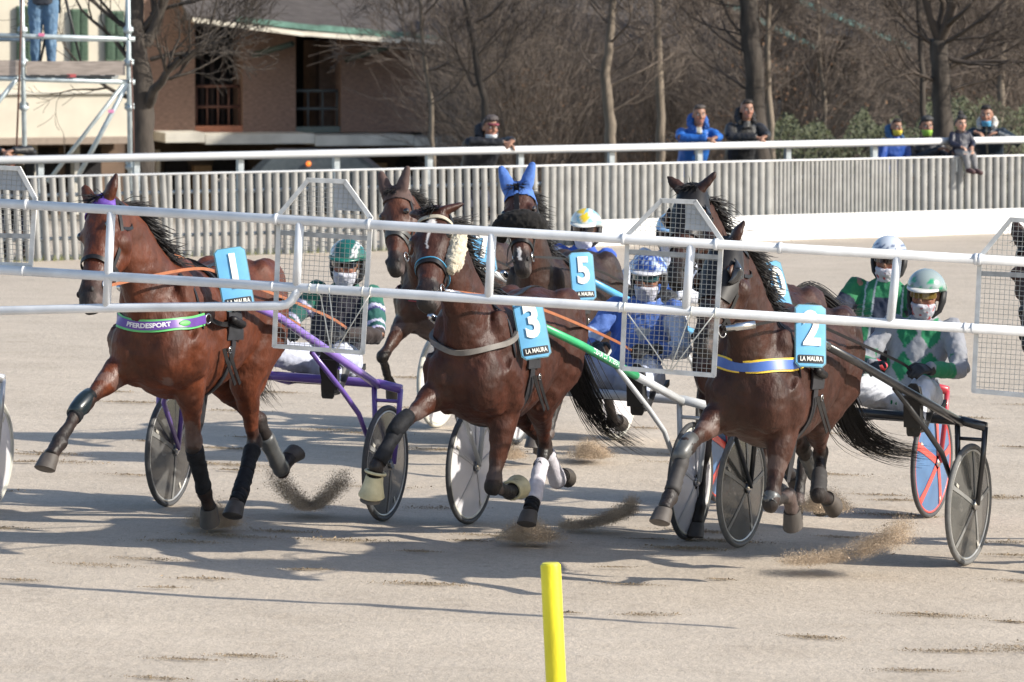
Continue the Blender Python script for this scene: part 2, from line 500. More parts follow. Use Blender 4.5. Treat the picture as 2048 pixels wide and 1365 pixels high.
    # roof: eaves running down to the right, with copper gutter and pale fascia
    def roofpart(pts, yfar):
        mb = MB(); front = [P(x, y, Y - 1.9) for x, y in pts]; back = [V((p.x, Y + 9, p.z + 5.2)) for p in front]
        rings = []
        for a, b in zip(front, back): rings.append([a, b, b - V((0, 0, .2)), a - V((0, 0, .12))])
        mb.loft(rings); obj('roof', mb, ROOF, r, smooth=False, world=True)
    roofpart([(330, 30), (500, 46), (620, 58), (740, 70), (860, 80)], 0)
    roofpart([(868, 90), (1100, 94), (1330, 97), (1640, 97)], 0)
    for (a, b, h, m, nm) in (((340, 35), (567, 64), 9, FASCIA, 'fascia'), ((567, 63), (763, 78), 9, FASCIA, 'fascia'), ((763, 74), (862, 86), 7, FASCIA, 'fascia'),
                             ((1000, 100), (1180, 102), 5, FASCIA, 'fascia'), ((1325, 101), (1470, 105), 7, FASCIA, 'fascia'), ((1470, 104), (1615, 101), 7, FASCIA, 'fascia'),
                             ((430, 33), (600, 52), 11, COPPER, 'gutter'), ((600, 50), (770, 66), 12, COPPER, 'gutter'), ((770, 64), (862, 77), 8, COPPER, 'gutter')):
        mb = MB(); A = P(a[0], a[1], Y - 2.0 if nm == 'fascia' else Y - 1.96); B = P(b[0], b[1], Y - 2.0 if nm == 'fascia' else Y - 1.96); hh = h / 85
        mb.prism([A, B, B - V((0, 0, hh)), A - V((0, 0, hh))], (0, .14, 0)); obj(nm, mb, m, r, smooth=False, world=True)
    # raking struts under the eaves
    for (a, b) in (((503, 110), (560, 88)), ((692, 120), (755, 95)), ((1355, 150), (1440, 118))):
        mb = MB(); mb.tube([P(*a, Y - .1), P(*b, Y - 1.2)], .07, 6); obj('strut', mb, M('strut_green', (.05, .075, .065), .7), r, world=True)
    # bodies behind, so that no sky shows under the roofs
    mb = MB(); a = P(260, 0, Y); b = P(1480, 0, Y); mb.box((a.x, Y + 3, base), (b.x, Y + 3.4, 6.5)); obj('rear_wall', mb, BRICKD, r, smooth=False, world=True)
    r.rotation_euler = (0, 0, rad(14))
brick_building()

def villa():
    Y = 122.0
    r = thing('villa', 'pale cream villa with green window shutters behind the scaffold', 'building', (-9.5, Y, zb(Y)))
    base = zb(Y)
    a = P(-160, 0, Y); b = P(292, 0, Y)
    mb = MB(); mb.box((a.x, Y, P(0, 276, Y).z), (b.x, Y + 8, 7.5)); obj('wall', mb, STUCCO, r, smooth=False, world=True)
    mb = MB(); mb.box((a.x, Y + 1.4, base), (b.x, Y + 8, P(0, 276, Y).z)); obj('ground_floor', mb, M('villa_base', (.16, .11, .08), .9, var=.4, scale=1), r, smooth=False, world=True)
    mb = MB(); BOX(mb, -160, 292, 274, 287, Y, -.5, 1.2); obj('ledge', mb, M('villa_ledge', (.30, .24, .19), .8), r, smooth=False, world=True)
    mb = MB(); BOX(mb, -160, 292, 183, 188, Y, -.08, .1); obj('string_course', mb, CONC, r, smooth=False, world=True)
    for (x0, x1, y0) in ((28, 60, 12), (140, 172, 18), (212, 248, 22), (-60, -25, 10)):
        mb = MB(); BOX(mb, x0, x1, y0, 122, Y, -.03, .1); f = obj('window', mb, M('window_dark', (.03, .035, .035), .3), r, smooth=False, world=True)
        for (sx0, sx1) in ((x0 - 1, (x0 + x1) / 2 - 1), ((x0 + x1) / 2 + 1, x1 + 1)):
            mb = MB(); BOX(mb, sx0, sx1, y0, 122, Y, -.12, -.05)
            n = 16
            for i in range(n): BOX(mb, sx0 + 2, sx1 - 2, y0 + 4 + (114 - y0) * i / n, y0 + 7 + (114 - y0) * i / n, Y, -.15, -.12)
            obj('shutter', mb, M('green_shutter', (.075, .13, .085), .6, var=.2), r, smooth=False, world=True)
    for (x0, x1) in ((-20, 60), (75, 150), (165, 240)):
        mb = MB(); q0 = P(x0, 0, Y); q1 = P(x1, 0, Y); mb.box((q0.x, Y + 1.33, base), (q1.x, Y + 1.38, P(0, 298, Y).z)); obj('doorway_shade_panel', mb, DARKIN, r, smooth=False, world=True)  # flat panel before the wall, door shade put into its colour
    for (x0, x1) in ((62, 74), (152, 163)):
        mb = MB(); q0 = P(x0, 0, Y); q1 = P(x1, 0, Y); mb.box((q0.x, Y + .2, base), (q1.x, Y + .5, P(0, 287, Y).z)); obj('pillar', mb, CONC, r, smooth=False, world=True)
    mb = MB(); A = V((a.x - .6, Y - 1, 7.5)); mb.add([A, V((b.x + .6, Y - 1, 7.5)), V((b.x + .6, Y + 9, 7.5)), V((a.x - .6, Y + 9, 7.5)), V(((a.x + b.x) / 2 - 3, Y + 4, 10)), V(((a.x + b.x) / 2 + 3, Y + 4, 10))],
                     [(0, 1, 5, 4), (1, 2, 5), (2, 3, 4, 5), (3, 0, 4), (3, 2, 1, 0)]); obj('roof', mb, ROOF, r, smooth=False, world=True)
    r.rotation_euler = (0, 0, rad(22))
villa()

def dark_building():
    Y = 118.0
    r = thing('gabled_building', 'dark gabled building with thin turquoise roof edges behind bare trees', 'building', (8, Y, zb(Y)))
    base = zb(Y)
    DK = M('dark_boarding', (.040, .034, .030), .9, var=.35, scale=3)
    mb = MB(); a = P(1475, 0, Y); b = P(2250, 0, Y)
    mb.box((a.x, Y + 2, base), (b.x, Y + 9, 6.5)); obj('wall', mb, DK, r, smooth=False, world=True)
    # two gable slopes coming down to the right
    for (p0, p1, nm) in (((1380, -90), (1820, 92), 'roof'), ((1300, -70), (1640, 98), 'roof')):
        A = P(*p0, Y - .6); B = P(*p1, Y - .6)
        mb = MB(); back = V((.8, 9, .4))
        mb.prism([A, B, B - V((0, 0, .14)), A - V((0, 0, .14))], back); obj('roof', mb, ROOF, r, smooth=False, world=True)
        mb = MB(); mb.prism([A + V((0, -.05, .04)), B + V((0, -.05, .04)), B + V((0, -.05, -.08)), A + V((0, -.05, -.08))], (0, .045, 0)); obj('roof_edge', mb, M('turquoise_flashing', (.24, .50, .45), .6, var=.15), r, smooth=False, world=True)
    A = [P(1608, 22, Y - .3), P(1640, 20, Y - .3), P(1800, 100, Y - .3), P(1770, 104, Y - .3), P(1690, 70, Y - .3), P(1660, 68, Y - .3), P(1640, 66, Y - .3), P(1640, 48, Y - .3)]
    mb = MB(); mb.prism(A, (0, .2, 0)); obj('soffit', mb, M('soffit_grey', (.30, .31, .35), .8), r, smooth=False, world=True)
    mb = MB(); BOX(mb, 1535, 1568, 205, 330, Y, 1.2, 2.0); obj('pillar', mb, M('pale_pillar', (.24, .23, .22), .8), r, smooth=False, world=True)
dark_building()

# terrace of far houses / wood so that the horizon is closed at both ends
def far_wood():
    mb = MB(); R = random.Random(21)
    for k in range(11000):
        x = R.uniform(-60, 60); y = R.uniform(150, 170); h = R.uniform(5, 13); z = G(x, y) - .2
        lean = V((R.gauss(0, .28), R.uniform(-.1, .1), 1))
        w = R.uniform(.012, .055)
        a = V((x, y, z)); t = a + lean * h
        mb.add([a - V((w, 0, 0)), a + V((w, 0, 0)), a + V((0, w, 0)), t], [(0, 1, 3), (1, 2, 3), (2, 0, 3)])
    o = obj('far_wood', mb, M('far_twigs', (.075, .062, .054), .9, var=.3), smooth=False, fix=False)
    tag(o, 'leafless brown wood standing far behind the buildings', 'wood', kind='stuff')
far_wood()

# ================================================================== trees
def branch(mb, p, d, L_, r, depth, R, spread=.55, curl=.18, up=.10, n=5, minr=.004, kids=(3, 5)):
    pts = [V(p)]; rs = [r]; d = V(d).normalized()
    seg = max(2, int(3 + depth)); 
    for i in range(seg):
        d = (d + V((R.gauss(0, curl), R.gauss(0, curl), R.gauss(0, curl) + up))).normalized()
        pts.append(pts[-1] + d * (L_ / seg)); rs.append(max(minr, r * (1 - .62 * (i + 1) / seg)))
    mb.tube(pts, rs, 6 if r > .03 else 4 if r > .012 else 3, caps=False)
    if depth <= 0: return
    for k in range(R.randint(*kids)):
        i = R.randint(1, seg)
        t = pts[i]; dd = (pts[i] - pts[i - 1]).normalized()
        ax = V((R.gauss(0, 1), R.gauss(0, 1), R.gauss(0, 1))).normalized()
        nd = (dd + (ax - dd * ax.dot(dd)).normalized() * R.uniform(spread * .6, spread * 1.6)).normalized()
        branch(mb, t, nd, L_ * R.uniform(.45, .75), rs[i] * R.uniform(.45, .7), depth - 1, R, spread, curl, up * .8, n, minr, kids)
BARK = M('dark_bark', (.058, .048, .040), .95, var=.4, scale=9, stretch=(1, 1, .25), bump=.02, bscale=18)
BARKG = M('grey_bark', (.20, .165, .13), .95, var=.35, scale=8, stretch=(1, 1, .25), bump=.015, bscale=18)
TWIG = M('brown_twig', (.085, .066, .053), .9, var=.3, scale=2)
TWIGP = M('pale_twig', (.15, .12, .098), .9, var=.3, scale=2)
def tree(px_base, Y, path, widths, label, bark, twig, seed, limbs, group=None, name='bare_tree'):
    """path: picture points of the trunk going upwards, widths in pixels"""
    R = random.Random(seed); s = FPX / Y
    pts = [P(x, y, Y) for x, y in path]
    b = V((pts[0].x, Y, G(pts[0].x, Y) - .1))
    r = thing(name, label, 'tree', b, group=group)
    mb = MB(); pp = [b] + pts; ww = [widths[0] / s * .62] + [w / s / 2 for w in widths]
    # refine the trunk and roughen it
    fp = []; fr = []
    for i in range(len(pp) - 1):
        for k in range(4):
            t = k / 4; fp.append(pp[i].lerp(pp[i + 1], t) + V((R.gauss(0, .01), R.gauss(0, .01), 0))); fr.append((ww[i] * (1 - t) + ww[i + 1] * t) * R.uniform(.94, 1.07))
    fp.append(pp[-1]); fr.append(ww[-1])
    mb.tube(fp, fr, 12); obj('trunk', mb, bark, r, world=True)
    mb = MB()
    for (x, y, dx, dy, L_, rr, dep) in limbs:
        p = P(x, y, Y); d = V((dx, R.uniform(-.5, .5), dy))
        branch(mb, p, d, L_, rr, dep, R)
    obj('crown', mb, twig, r, fix=False, world=True)
def L5(x, y0, y1, n, R, L_=(1.0, 2.2), rr=(.010, .024), dep=4):
    return [(x + R.uniform(-8, 8), R.uniform(y0, y1), R.choice((-1, 1)) * R.uniform(.5, 1), R.uniform(.1, .9), R.uniform(*L_), R.uniform(*rr), dep) for _ in range(n)]
R_ = random.Random(77)
tree(285, 72, [(287, 340), (287, 250), (283, 190), (272, 90), (268, -20), (262, -120)], [44, 46, 48, 42, 36, 30], 'big dark tree with spreading bare branches beside the scaffold', BARK, BARK, 1,
     [(292, 215, .75, .85, 1.1, .085, 3), (325, 150, .9, .4, 1.5, .03, 4), (290, 90, .35, 1, 1.5, .09, 3), (285, 60, .7, .9, 1.8, .05, 4), (330, 160, .9, -.05, 1.0, .022, 3), (270, 200, -.8, .35, 1.2, .03, 3), (265, 130, -.8, .6, 1.2, .035, 3),
      (340, 120, 1, .3, 1.3, .02, 4), (300, 30, 1, .6, 1.8, .03, 4), (340, 160, .8, .7, 1.0, .02, 3), (262, 60, -1, .7, 1.3, .04, 3), (300, 120, .9, .1, 1.5, .03, 3)])
tree(1510, 84, [(1520, 340), (1514, 240), (1506, 130), (1498, 40), (1493, -60)], [40, 40, 36, 34, 30], 'thick dark trunk rising behind the man in the black puffer jacket', BARK, TWIG, 2, L5(1505, -40, 200, 12, R_))
tree(1540, 86, [(1545, 340), (1540, 220), (1534, 100), (1540, -20)], [13, 13, 11, 9], 'slender pale trunk close beside the thick dark trunk', BARKG, TWIGP, 3, L5(1538, 0, 220, 8, R_))
tree(1885, 80, [(1890, 340), (1886, 240), (1880, 150), (1878, 80)], [46, 40, 36, 40], 'pollarded tree with stubby limbs behind the four figures at the rail', BARK, TWIG, 4,
     [(1880, 80, .5, 1, 1.6, .09, 3), (1878, 80, -.5, 1, 1.5, .08, 3), (1880, 90, 1, .25, 1.6, .035, 4), (1876, 100, -1, .2, 1.3, .03, 4), (1882, 140, 1, .3, 1.4, .04, 4), (1880, 60, .1, 1, 1.5, .08, 3), (1884, 190, .9, .5, 1.2, .03, 4), (1880, 170, -.9, .6, 1.2, .03, 4), (1880, 110, .9, -.05, 1.6, .04, 4)])
tree(1845, 84, [(1850, 320), (1846, 220), (1840, 100), (1835, -20)], [14, 13, 11, 10], 'thin dark trunk just left of the pollarded tree', BARK, TWIG, 5, L5(1842, 0, 220, 9, R_))
tree(1220, 88, [(1222, 345), (1220, 250), (1212, 150), (1222, 60), (1228, -40)], [24, 22, 19, 16, 13], 'twisted pale trunk in the middle of the thicket', BARKG, TWIGP, 6, L5(1218, -20, 240, 10, R_))
tree(1318, 90, [(1322, 345), (1320, 200), (1316, 80), (1314, -40)], [18, 17, 16, 15], 'straight pale grey trunk left of the man in blue', BARKG, TWIGP, 7, L5(1317, -20, 240, 9, R_))
tree(955, 86, [(972, 345), (968, 200), (948, 100), (936, 40), (925, -40)], [15, 14, 12, 11, 10], 'leaning dark stem above the man in the dark cap', BARK, TWIG, 8, L5(950, -20, 220, 9, R_))
tree(860, 88, [(868, 345), (862, 200), (846, 100), (838, -20)], [10, 9, 8, 7], 'slim bare sapling in front of the brick wall', BARKG, TWIGP, 9, L5(852, 0, 260, 9, R_))
tree(2000, 92, [(1995, 345), (2000, 200), (2006, 60), (2010, -40)], [17, 16, 14, 12], 'grey trunk behind the man in the navy coat', BARKG, TWIGP, 10, L5(2004, -20, 220, 10, R_))
tree(1640, 90, [(1655, 340), (1648, 220), (1640, 120), (1632, -20)], [9, 8, 8, 7], 'thin crooked sapling in front of the dark gabled building', BARKG, TWIGP, 12, L5(1642, 0, 250, 8, R_))

# thicket: shrubs of many leafless stems, a few built and then copied
shrub_protos = []
def shrub_proto(seed, pale):
    R = random.Random(seed); mb = MB()
    for k in range(20):
        a = R.uniform(0, 6.28); q = V((math.cos(a) * R.uniform(0, .35), math.sin(a) * R.uniform(0, .35), 0))
        d = V((math.cos(a) * R.uniform(.05, .5), math.sin(a) * R.uniform(.05, .5), 1))
        branch(mb, q, d, R.uniform(2.4, 4.4), R.uniform(.012, .024), 3, R, spread=.42, curl=.10, up=.05, minr=.0045, kids=(3, 5))
    mb2 = MB()
    for k in range(420):                       # dead leaves still hanging
        p = V((R.gauss(0, .75), R.gauss(0, .5), R.uniform(.4, 3.6))); s = R.uniform(.02, .045)
        a = V((R.gauss(0, 1), R.gauss(0, 1), R.gauss(0, 1))).normalized() * s; b = a.orthogonal().normalized() * s * .6
        mb2.add([p - a, p + b, p + a, p - b], [(0, 1, 2, 3)])
    return mb.mesh('stems'), mb2.mesh('dead_leaves'), pale
DEADL = M('dead_leaf', (.25, .135, .07), .8, var=.4, scale=1)
def make_shrubs():
    R = random.Random(31)
    protos = [shrub_proto(s, s % 2) for s in (1, 2, 3, 4)]
    spots = []
    for k in range(28):
        px = R.uniform(1000, 1480) if k < 16 else (R.choice((R.uniform(1560, 1600), R.uniform(1880, 2090))) if k < 25 else R.uniform(900, 1000))
        spots.append((px, R.uniform(92, 112) if k < 28 else R.uniform(100, 112)))
    for i, (px, Y) in enumerate(spots):
        x = (px - 1024) / FPX * Y
        st, lv, pale = protos[i % 4]
        r = thing('bare_shrub', 'leafless brown shrub of many thin stems in the thicket', 'shrub', (x, Y, G(x, Y)), group='leafless shrubs of the thicket')
        r.rotation_euler = (0, 0, R.uniform(0, 6.28)); s = R.uniform(.50, .72) if i < 16 else R.uniform(.7, 1.0) if i < 25 else R.uniform(.55, .7); r.scale = (s, s, s * R.uniform(.9, 1.15))
        for nm, me, m in (('stems', st, TWIGP if pale else TWIG), ('dead_leaves', lv, DEADL)):
            if not me.materials: me.materials.append(m)
            o = bpy.data.objects.new(nm, me); COL.objects.link(o); o.parent = r
make_shrubs()

def hedge():
    r = thing('ivy_hedge', 'low green ivy hedge under the bare trees at the right', 'hedge', P(1740, 320, 88))
    mb = MB(); R = random.Random(41)
    for k in range(13000):
        px = R.uniform(1545, 2070); Y = R.gauss(88, 1.2)
        top = .95 + .28 * noise.noise(V((px * .02, 0, 0)))+ .22*smooth(1760,1880,px)
        x = (px - 1024) / FPX * Y; z = G(x, Y) + R.random() ** .6 * top * 1.6
        p = V((x, Y, z)); s = R.uniform(.02, .042)
        a = V((R.gauss(0, 1), R.gauss(0, 1), R.gauss(0, 1))).normalized() * s; b = a.orthogonal().normalized() * s * .7
        mb.add([p - a, p + b, p + a, p - b], [(0, 1, 2, 3)])
    obj('leaves', mb, M('ivy_leaf', (.055, .065, .030), .7, var=.5, scale=2), r, smooth=False, fix=False, world=True)
    mb = MB()
    for k in range(60):
        px = R.uniform(1545, 2070); x = (px - 1024) / FPX * 88; b = V((x, 88 + R.gauss(0, .5), G(x, 88)))
        mb.tube([b, b + V((R.gauss(0, .2), 0, .7)), b + V((R.gauss(0, .3), 0, 1.3))], [.03, .02, .01], 5)
    obj('stems', mb, BARK, r, world=True)
hedge()

# ================================================================== scaffold tower
def scaffold():
    Y = 66.0; s = FPX / Y
    b = P(150, 500, Y); b.z = G(b.x, Y)
    r = thing('scaffold_tower', 'steel scaffold tower with a timber platform at the far left', 'scaffold', b)
    ps = M('scaffold_steel', (.40, .46, .48), .45, metal=.3, var=.2, scale=10)
    D = 1.3
    def tub(nm, pts, rr=.030, mat=ps):
        mb = MB(); mb.tube(pts, rr, 10); return obj(nm, mb, mat, r, world=True)
    def Q(px, py, back=0):
        return P(px, py, Y + back)
    for (x0, x1) in ((40, 52), (253, 262), (-175, -163)):
        for back in (0, D):
            q = Q(x0, -200, back); g = Q(x1, 380, back); g.z = G(g.x, g.y)
            po = tub('upright', [g, q])
            for yy in (20, 75, 150, 250):
                t = (yy + 200) / 580; p = q.lerp(g, t)
                mb = MB(); mb.tube([p - V((0, 0, .035)), p + V((0, 0, .035))], .042, 10); 
                mb.tube([p - V((.06, 0, 0)), p + V((.06, 0, 0))], .018, 6); obj('coupler', mb, ps, po, world=False).data.transform((r.matrix_basis).inverted())
    for y in (72, 158):
        for back in (0, D):
            tub('ledger', [Q(-190, y - 6, back), Q(270, y + 7, back)])
    tub('ledger', [Q(-190, 80, D * .5), Q(268, 80, D * .5)], .022)
    tub('brace', [Q(150, 365), Q(262, 155)], .030); tub('brace', [Q(95, 365, D), Q(250, 165, D)], .026); tub('brace', [Q(-80, 300), Q(40, 150)], .03)
    tub('cable', [Q(45, -60, -.05), Q(40, 120, -.06), Q(33, 300, -.05)], .012, M('brown_cable', (.12, .06, .045), .7))
    tub('cable', [Q(262, 120, -.05), Q(266, 230, -.06), Q(268, 345, -.05)], .010, MATS['brown_cable'])
    wood = M('scaffold_plank', (.40, .335, .29), .8, var=.22, scale=5, stretch=(1, 1, 6))
    for (x0, x1) in ((-170, 40), (53, 250)):
        mb = MB(); a = Q(x0, 151); c = Q(x1, 123 if x0 > 0 else 121); mb.box((a.x, Y - .03, a.z), (c.x, Y + .01, c.z)); obj('toe_board', mb, wood, r, smooth=False, world=True)
    mb = MB(); a = Q(-170, 172); c = Q(222, 152); mb.box((a.x, Y + .06, c.z - .05), (c.x, Y + D, c.z)); obj('deck', mb, M('deck_steel', (.20, .21, .21), .6, var=.2), r, smooth=False, world=True)
    mb = MB()
    for x in (70, 100, 130, 190, 220): mb.obox(Q(x, 152, -.036), (.06, 0, 0), (0, .004, 0), (0, 0, .012))
    obj('deck_slots', mb, M('slot_dark', (.05, .05, .05), .7), r, smooth=False, world=True)
    for (x, y, c) in ((83, 70, (.75, .2, .35)), (143, 152, (.55, .12, .12)), (222, 223, (.8, .3, .5))):
        mb = MB(); mb.obox(Q(x, y, -.033), (.055 if y == 152 else .035, 0, 0), (0, .004, 0), (0, 0, .02)); obj('tape_mark', mb, M('tape_%d' % x, c, .6), r, smooth=False, world=True)
scaffold()

# ================================================================== parked car half hidden behind the fence
def parked_car():
    Y = 108.0
    c = P(640, 330, Y); g = V((c.x, Y, G(c.x, Y)))
    r = thing('parked_car', 'dark parked car with an orange lamp, mostly hidden by the far fence', 'car', g)
    zt = P(0, 300, Y).z - g.z
    prof = [(-2.1, .3), (-2.1, .85), (-1.5, .95), (-.9, zt), (.7, zt), (1.3, 1.0), (2.05, .85), (2.1, .35)]
    mb = MB(); mb.prism([V((x, -.8, z)) for x, z in prof], (0, 1.6, 0)); obj('body', mb, M('car_paint', (.05, .06, .07), .3, coat=.5), r, smooth=False)
    mb = MB(); mb.prism([V((x, -.815, z)) for x, z in ((-.85, zt - .08), (.65, zt - .08), (1.15, 1.02), (-1.25, 1.0))], (0, .01, 0)); obj('window', mb, M('car_glass', (.12, .14, .15), .1), r, smooth=False)
    for x in (-1.3, 1.3):
        mb = MB(); mb.tube([(x, -.86, .32), (x, -.62, .32)], .32, 18); obj('wheel', mb, M('tyre_black', (.02, .02, .02), .8), r, angle=40)
    lp = P(620, 325, Y) - g
    mb = MB(); mb.ell((lp.x, -.84, lp.z), (.05, .04, .05)); obj('lamp', mb, M('orange_lamp', (.8, .22, .05), .3, emit=(1, .22, .03, .8)), r)
parked_car()
# ================================================================== starting gate wing carried in front of the horses
GATEM = M('gate_white_paint', (.66, .68, .71), .36, var=.13, scale=7, rvar=.12, coat=.2, bump=.0008, bscale=25)
GATEG = M('gate_grey_paint', (.36, .37, .38), .5, var=.25, scale=18, metal=.2)
WIRE = M('mesh_wire', (.42, .42, .40), .5, metal=.2, var=.15, scale=20)
GY = 27.75; GA = rad(14)
def gp(px, py, off=0.0):
    """point of the gate plane seen at the given picture position, off metres towards the horses"""
    u = (px - 1024) / FPX
    # plane line: (t cos, GY - t sin)
    t = u * GY / (math.cos(GA) + u * math.sin(GA))
    y = GY - t * math.sin(GA)
    p = P(px, py, y)
    return p + V((math.sin(GA), math.cos(GA), 0)) * off
def gate():
    r = thing('starting_gate', 'white tubular starting gate wing with wire mesh panels in front of the horses', 'starting gate', gp(1024, 590))
    def top(x): return 407 + .0573 * x
    def mid(x): return 540 + .0603 * x
    RR = .0245
    def tb(nm, pts, rr=RR, n=16, m=GATEM):
        mb = MB(); mb.tube(pts, rr, n); return obj(nm, mb, m, r, world=True)
    tb('top_rail', [gp(-420, top(-420)), gp(2480, top(2480))])
    tb('middle_rail', [gp(-420, mid(-420)), gp(2480, mid(2480))])
    tb('lower_rail', [gp(-420, 634), gp(0, 622), gp(215, 616.5), gp(560, 612), gp(574, 609), gp(583, 602), gp(590, 592), gp(597, mid(597) + 2)], RR * .96)
    for (xt, xb, y1) in ((223, 213, 616), (600, 593, None), (985, 977, None), (1383, 1371, None), (1796, 1780, None), (2200, 2186, None)):
        yb = (y1 if y1 else mid(xb))
        tb('post', [gp(xt, top(xt)), gp(xb, yb)], RR * .92)
    # sleeves / couplings on the rails
    for x in (52, 552, 738, 1247, 1432, 1560, 1952, 1960):
        p = gp(x, top(x)); q = gp(x + 3, top(x + 3)); d = (q - p).normalized()
        w = .004 if x != 1560 else .03
        cl = tb('clamp', [p - d * .009, p + d * .009], RR * 1.22)
    for x in (46, 545, 1240, 1945, 1930):
        p = gp(x, mid(x)); q = gp(x + 3, mid(x + 3)); d = (q - p).normalized(); tb('clamp', [p - d * .006, p + d * .006], RR * 1.10)
    panels = [
        # outline clockwise from top left, crossbar, plate
        ([(-110, 332), (34, 338), (66, 398), (57, 532), (-150, 524), (-142, 392)], (468, 474), [(-20, 336), (34, 340), (56, 382), (-20, 380)], 532),
        ([(613, 361), (686, 364), (738, 437), (722, 707), (545, 693), (555, 430)], (466, 478), [(664, 366), (686, 368), (722, 424), (664, 421)], 707),
        ([(1320, 402), (1388, 405), (1440, 481), (1425, 752), (1241, 738), (1253, 470)], (504, 516), [(1367, 408), (1388, 410), (1428, 465), (1367, 461)], 752),
        ([(2020, 440), (2092, 445), (2146, 522), (2134, 800), (1945, 783), (1958, 515)], (548, 556), [(2062, 447), (2090, 450), (2128, 505), (2062, 502)], 800)]
    for out, cb, plate, _ in panels:
        # wires behind the rails
        off = .034
        fr = MB(); pts = [gp(x, y, off) for x, y in out]
        for i in range(6):
            a = pts[i]; b = pts[(i + 1) % 6]; d = (b - a).normalized(); n = V((math.sin(GA), math.cos(GA), 0)); w = d.cross(n).normalized()
            fr.obox((a + b) / 2, d * ((b - a).length / 2 + .006), n * .008, w * .0115)
        panel = obj('mesh_panel', fr, M('panel_frame', (.60, .60, .59), .5, var=.18, scale=16), r, smooth=False, world=True)
        # crossbar
        mb = MB()
        def xr(y, side):
            """x of the left/right border at height y"""
            pl = [out[5], out[4]] if side < 0 else [out[2], out[3]]
            up = [out[0], out[5]] if side < 0 else [out[1], out[2]]
            a, b = (pl if y >= pl[0][1] else up)
            t = (y - a[1]) / (b[1] - a[1]); return a[0] + (b[0] - a[0]) * t
        a = gp(xr(cb[0], -1), cb[0], off); b = gp(xr(cb[1], 1), cb[1], off); d = (b - a).normalized(); n = V((math.sin(GA), math.cos(GA), 0)); w = d.cross(n).normalized()
        mb.obox((a + b) / 2, d * ((b - a).length / 2), n * .007, w * .012); c = obj('crossbar', mb, GATEG, None, smooth=False); c.parent = panel; c.data.transform(r.matrix_basis.inverted())
        mb = MB(); mb.prism([gp(x, y, off + .008) for x, y in plate], V((math.sin(GA), math.cos(GA), 0)) * .003)
        c = obj('plate', mb, M('plate_white', (.40, .42, .45), .5, var=.1), None, smooth=False); c.parent = panel; c.data.transform(r.matrix_basis.inverted())
        mb = MB(); pitch = 9.9; sl = .065
        cx = (out[3][0] + out[4][0]) / 2
        # upright wires
        x0 = out[4][0] - 20; k = 0
        def inside(x, y):
            c_ = False; n_ = 6
            for i in range(n_):
                (ax, ay), (bx, by) = out[i], out[(i + 1) % n_]
                if (ay > y) != (by > y) and x < (bx - ax) * (y - ay) / (by - ay) + ax: c_ = not c_
            return c_
        ytop = min(p[1] for p in out) - 2; ybot = max(p[1] for p in out) + 2
        x = x0
        while x < out[2][0] + 30:
            ys = [y for y in np.arange(ytop, ybot, 2.0) if inside(x - (y - ybot) * sl * .9, y)]
            if len(ys) > 2:
                mb.tube([gp(x - (ys[0] - ybot) * sl * .9, ys[0], off + .004), gp(x - (ys[-1] - ybot) * sl * .9, ys[-1], off + .004)], .00125, 4, caps=False)
            x += pitch
        y = ytop - 20
        while y < ybot:
            xs = [xx for xx in np.arange(out[4][0] - 6, out[2][0] + 6, 2.0) if inside(xx, y + (xx - out[4][0]) * .07)]
            if len(xs) > 2:
                mb.tube([gp(xs[0], y + (xs[0] - out[4][0]) * .07, off + .0005), gp(xs[-1], y + (xs[-1] - out[4][0]) * .07, off + .0005)], .00125, 4, caps=False)
            y += pitch
        c = obj('wire_mesh', mb, WIRE, None, fix=False); c.parent = panel; c.data.transform(r.matrix_basis.inverted())
    # ties of cord and stay wires
    cord = M('white_cord', (.62, .62, .58), .8)
    for pts in ([(620, 570), (640, 592), (660, 700), (668, 706)], [(742, 590), (708, 640), (672, 700)], [(660, 575), (664, 640), (660, 700)], [(1258, 628), (1300, 690), (1335, 742)], [(1430, 628), (1380, 690), (1342, 742)], [(1384, 622), (1358, 690), (1338, 742)]):
        tb('tie_cord', [gp(x, y, .012 if i else -.026) for i, (x, y) in enumerate(pts)], .0032, 6, cord)
    for x in (620, 636, 726, 742, 1432, 1250, 1384):
        p = gp(x, mid(x)); q = gp(x + 3, mid(x + 3)); d = (q - p).normalized(); tb('tie_loop', [p - d * .003 + V((0, 0, 0)), p + d * .003], RR * 1.13, 16, cord)
gate()
# ================================================================== horses
FLEN_ = (.46, .31, .20); HLEN_ = (.36, .47, .40, .20)
def seg(a, b, L_):
    a = rad(a); b = rad(b); return V((math.sin(a) * math.cos(b), math.sin(b), -math.cos(a) * math.cos(b))) * L_
def fore(side, p):
    ext, ab, abl, a1, a2, a3 = p
    E = V((.44 + .16 * ext, .15 * side, .90 + .06 * ext)); k = E + seg(a1, ab * side, .46); f = k + seg(a2, abl * side, .31); h = f + seg(a3, abl * side, .20)
    return [E, k, f, h]
def hind(side, p):
    b0, ab, abl, a1, a2, a3 = p
    H = V((-.48, .15 * side, 1.20)); s = H + seg(b0, ab * side, .36); k = s + seg(a1, ab * side, .47); f = k + seg(a2, abl * side, .40); h = f + seg(a3, abl * side, .20)
    return [H, s, k, f, h]

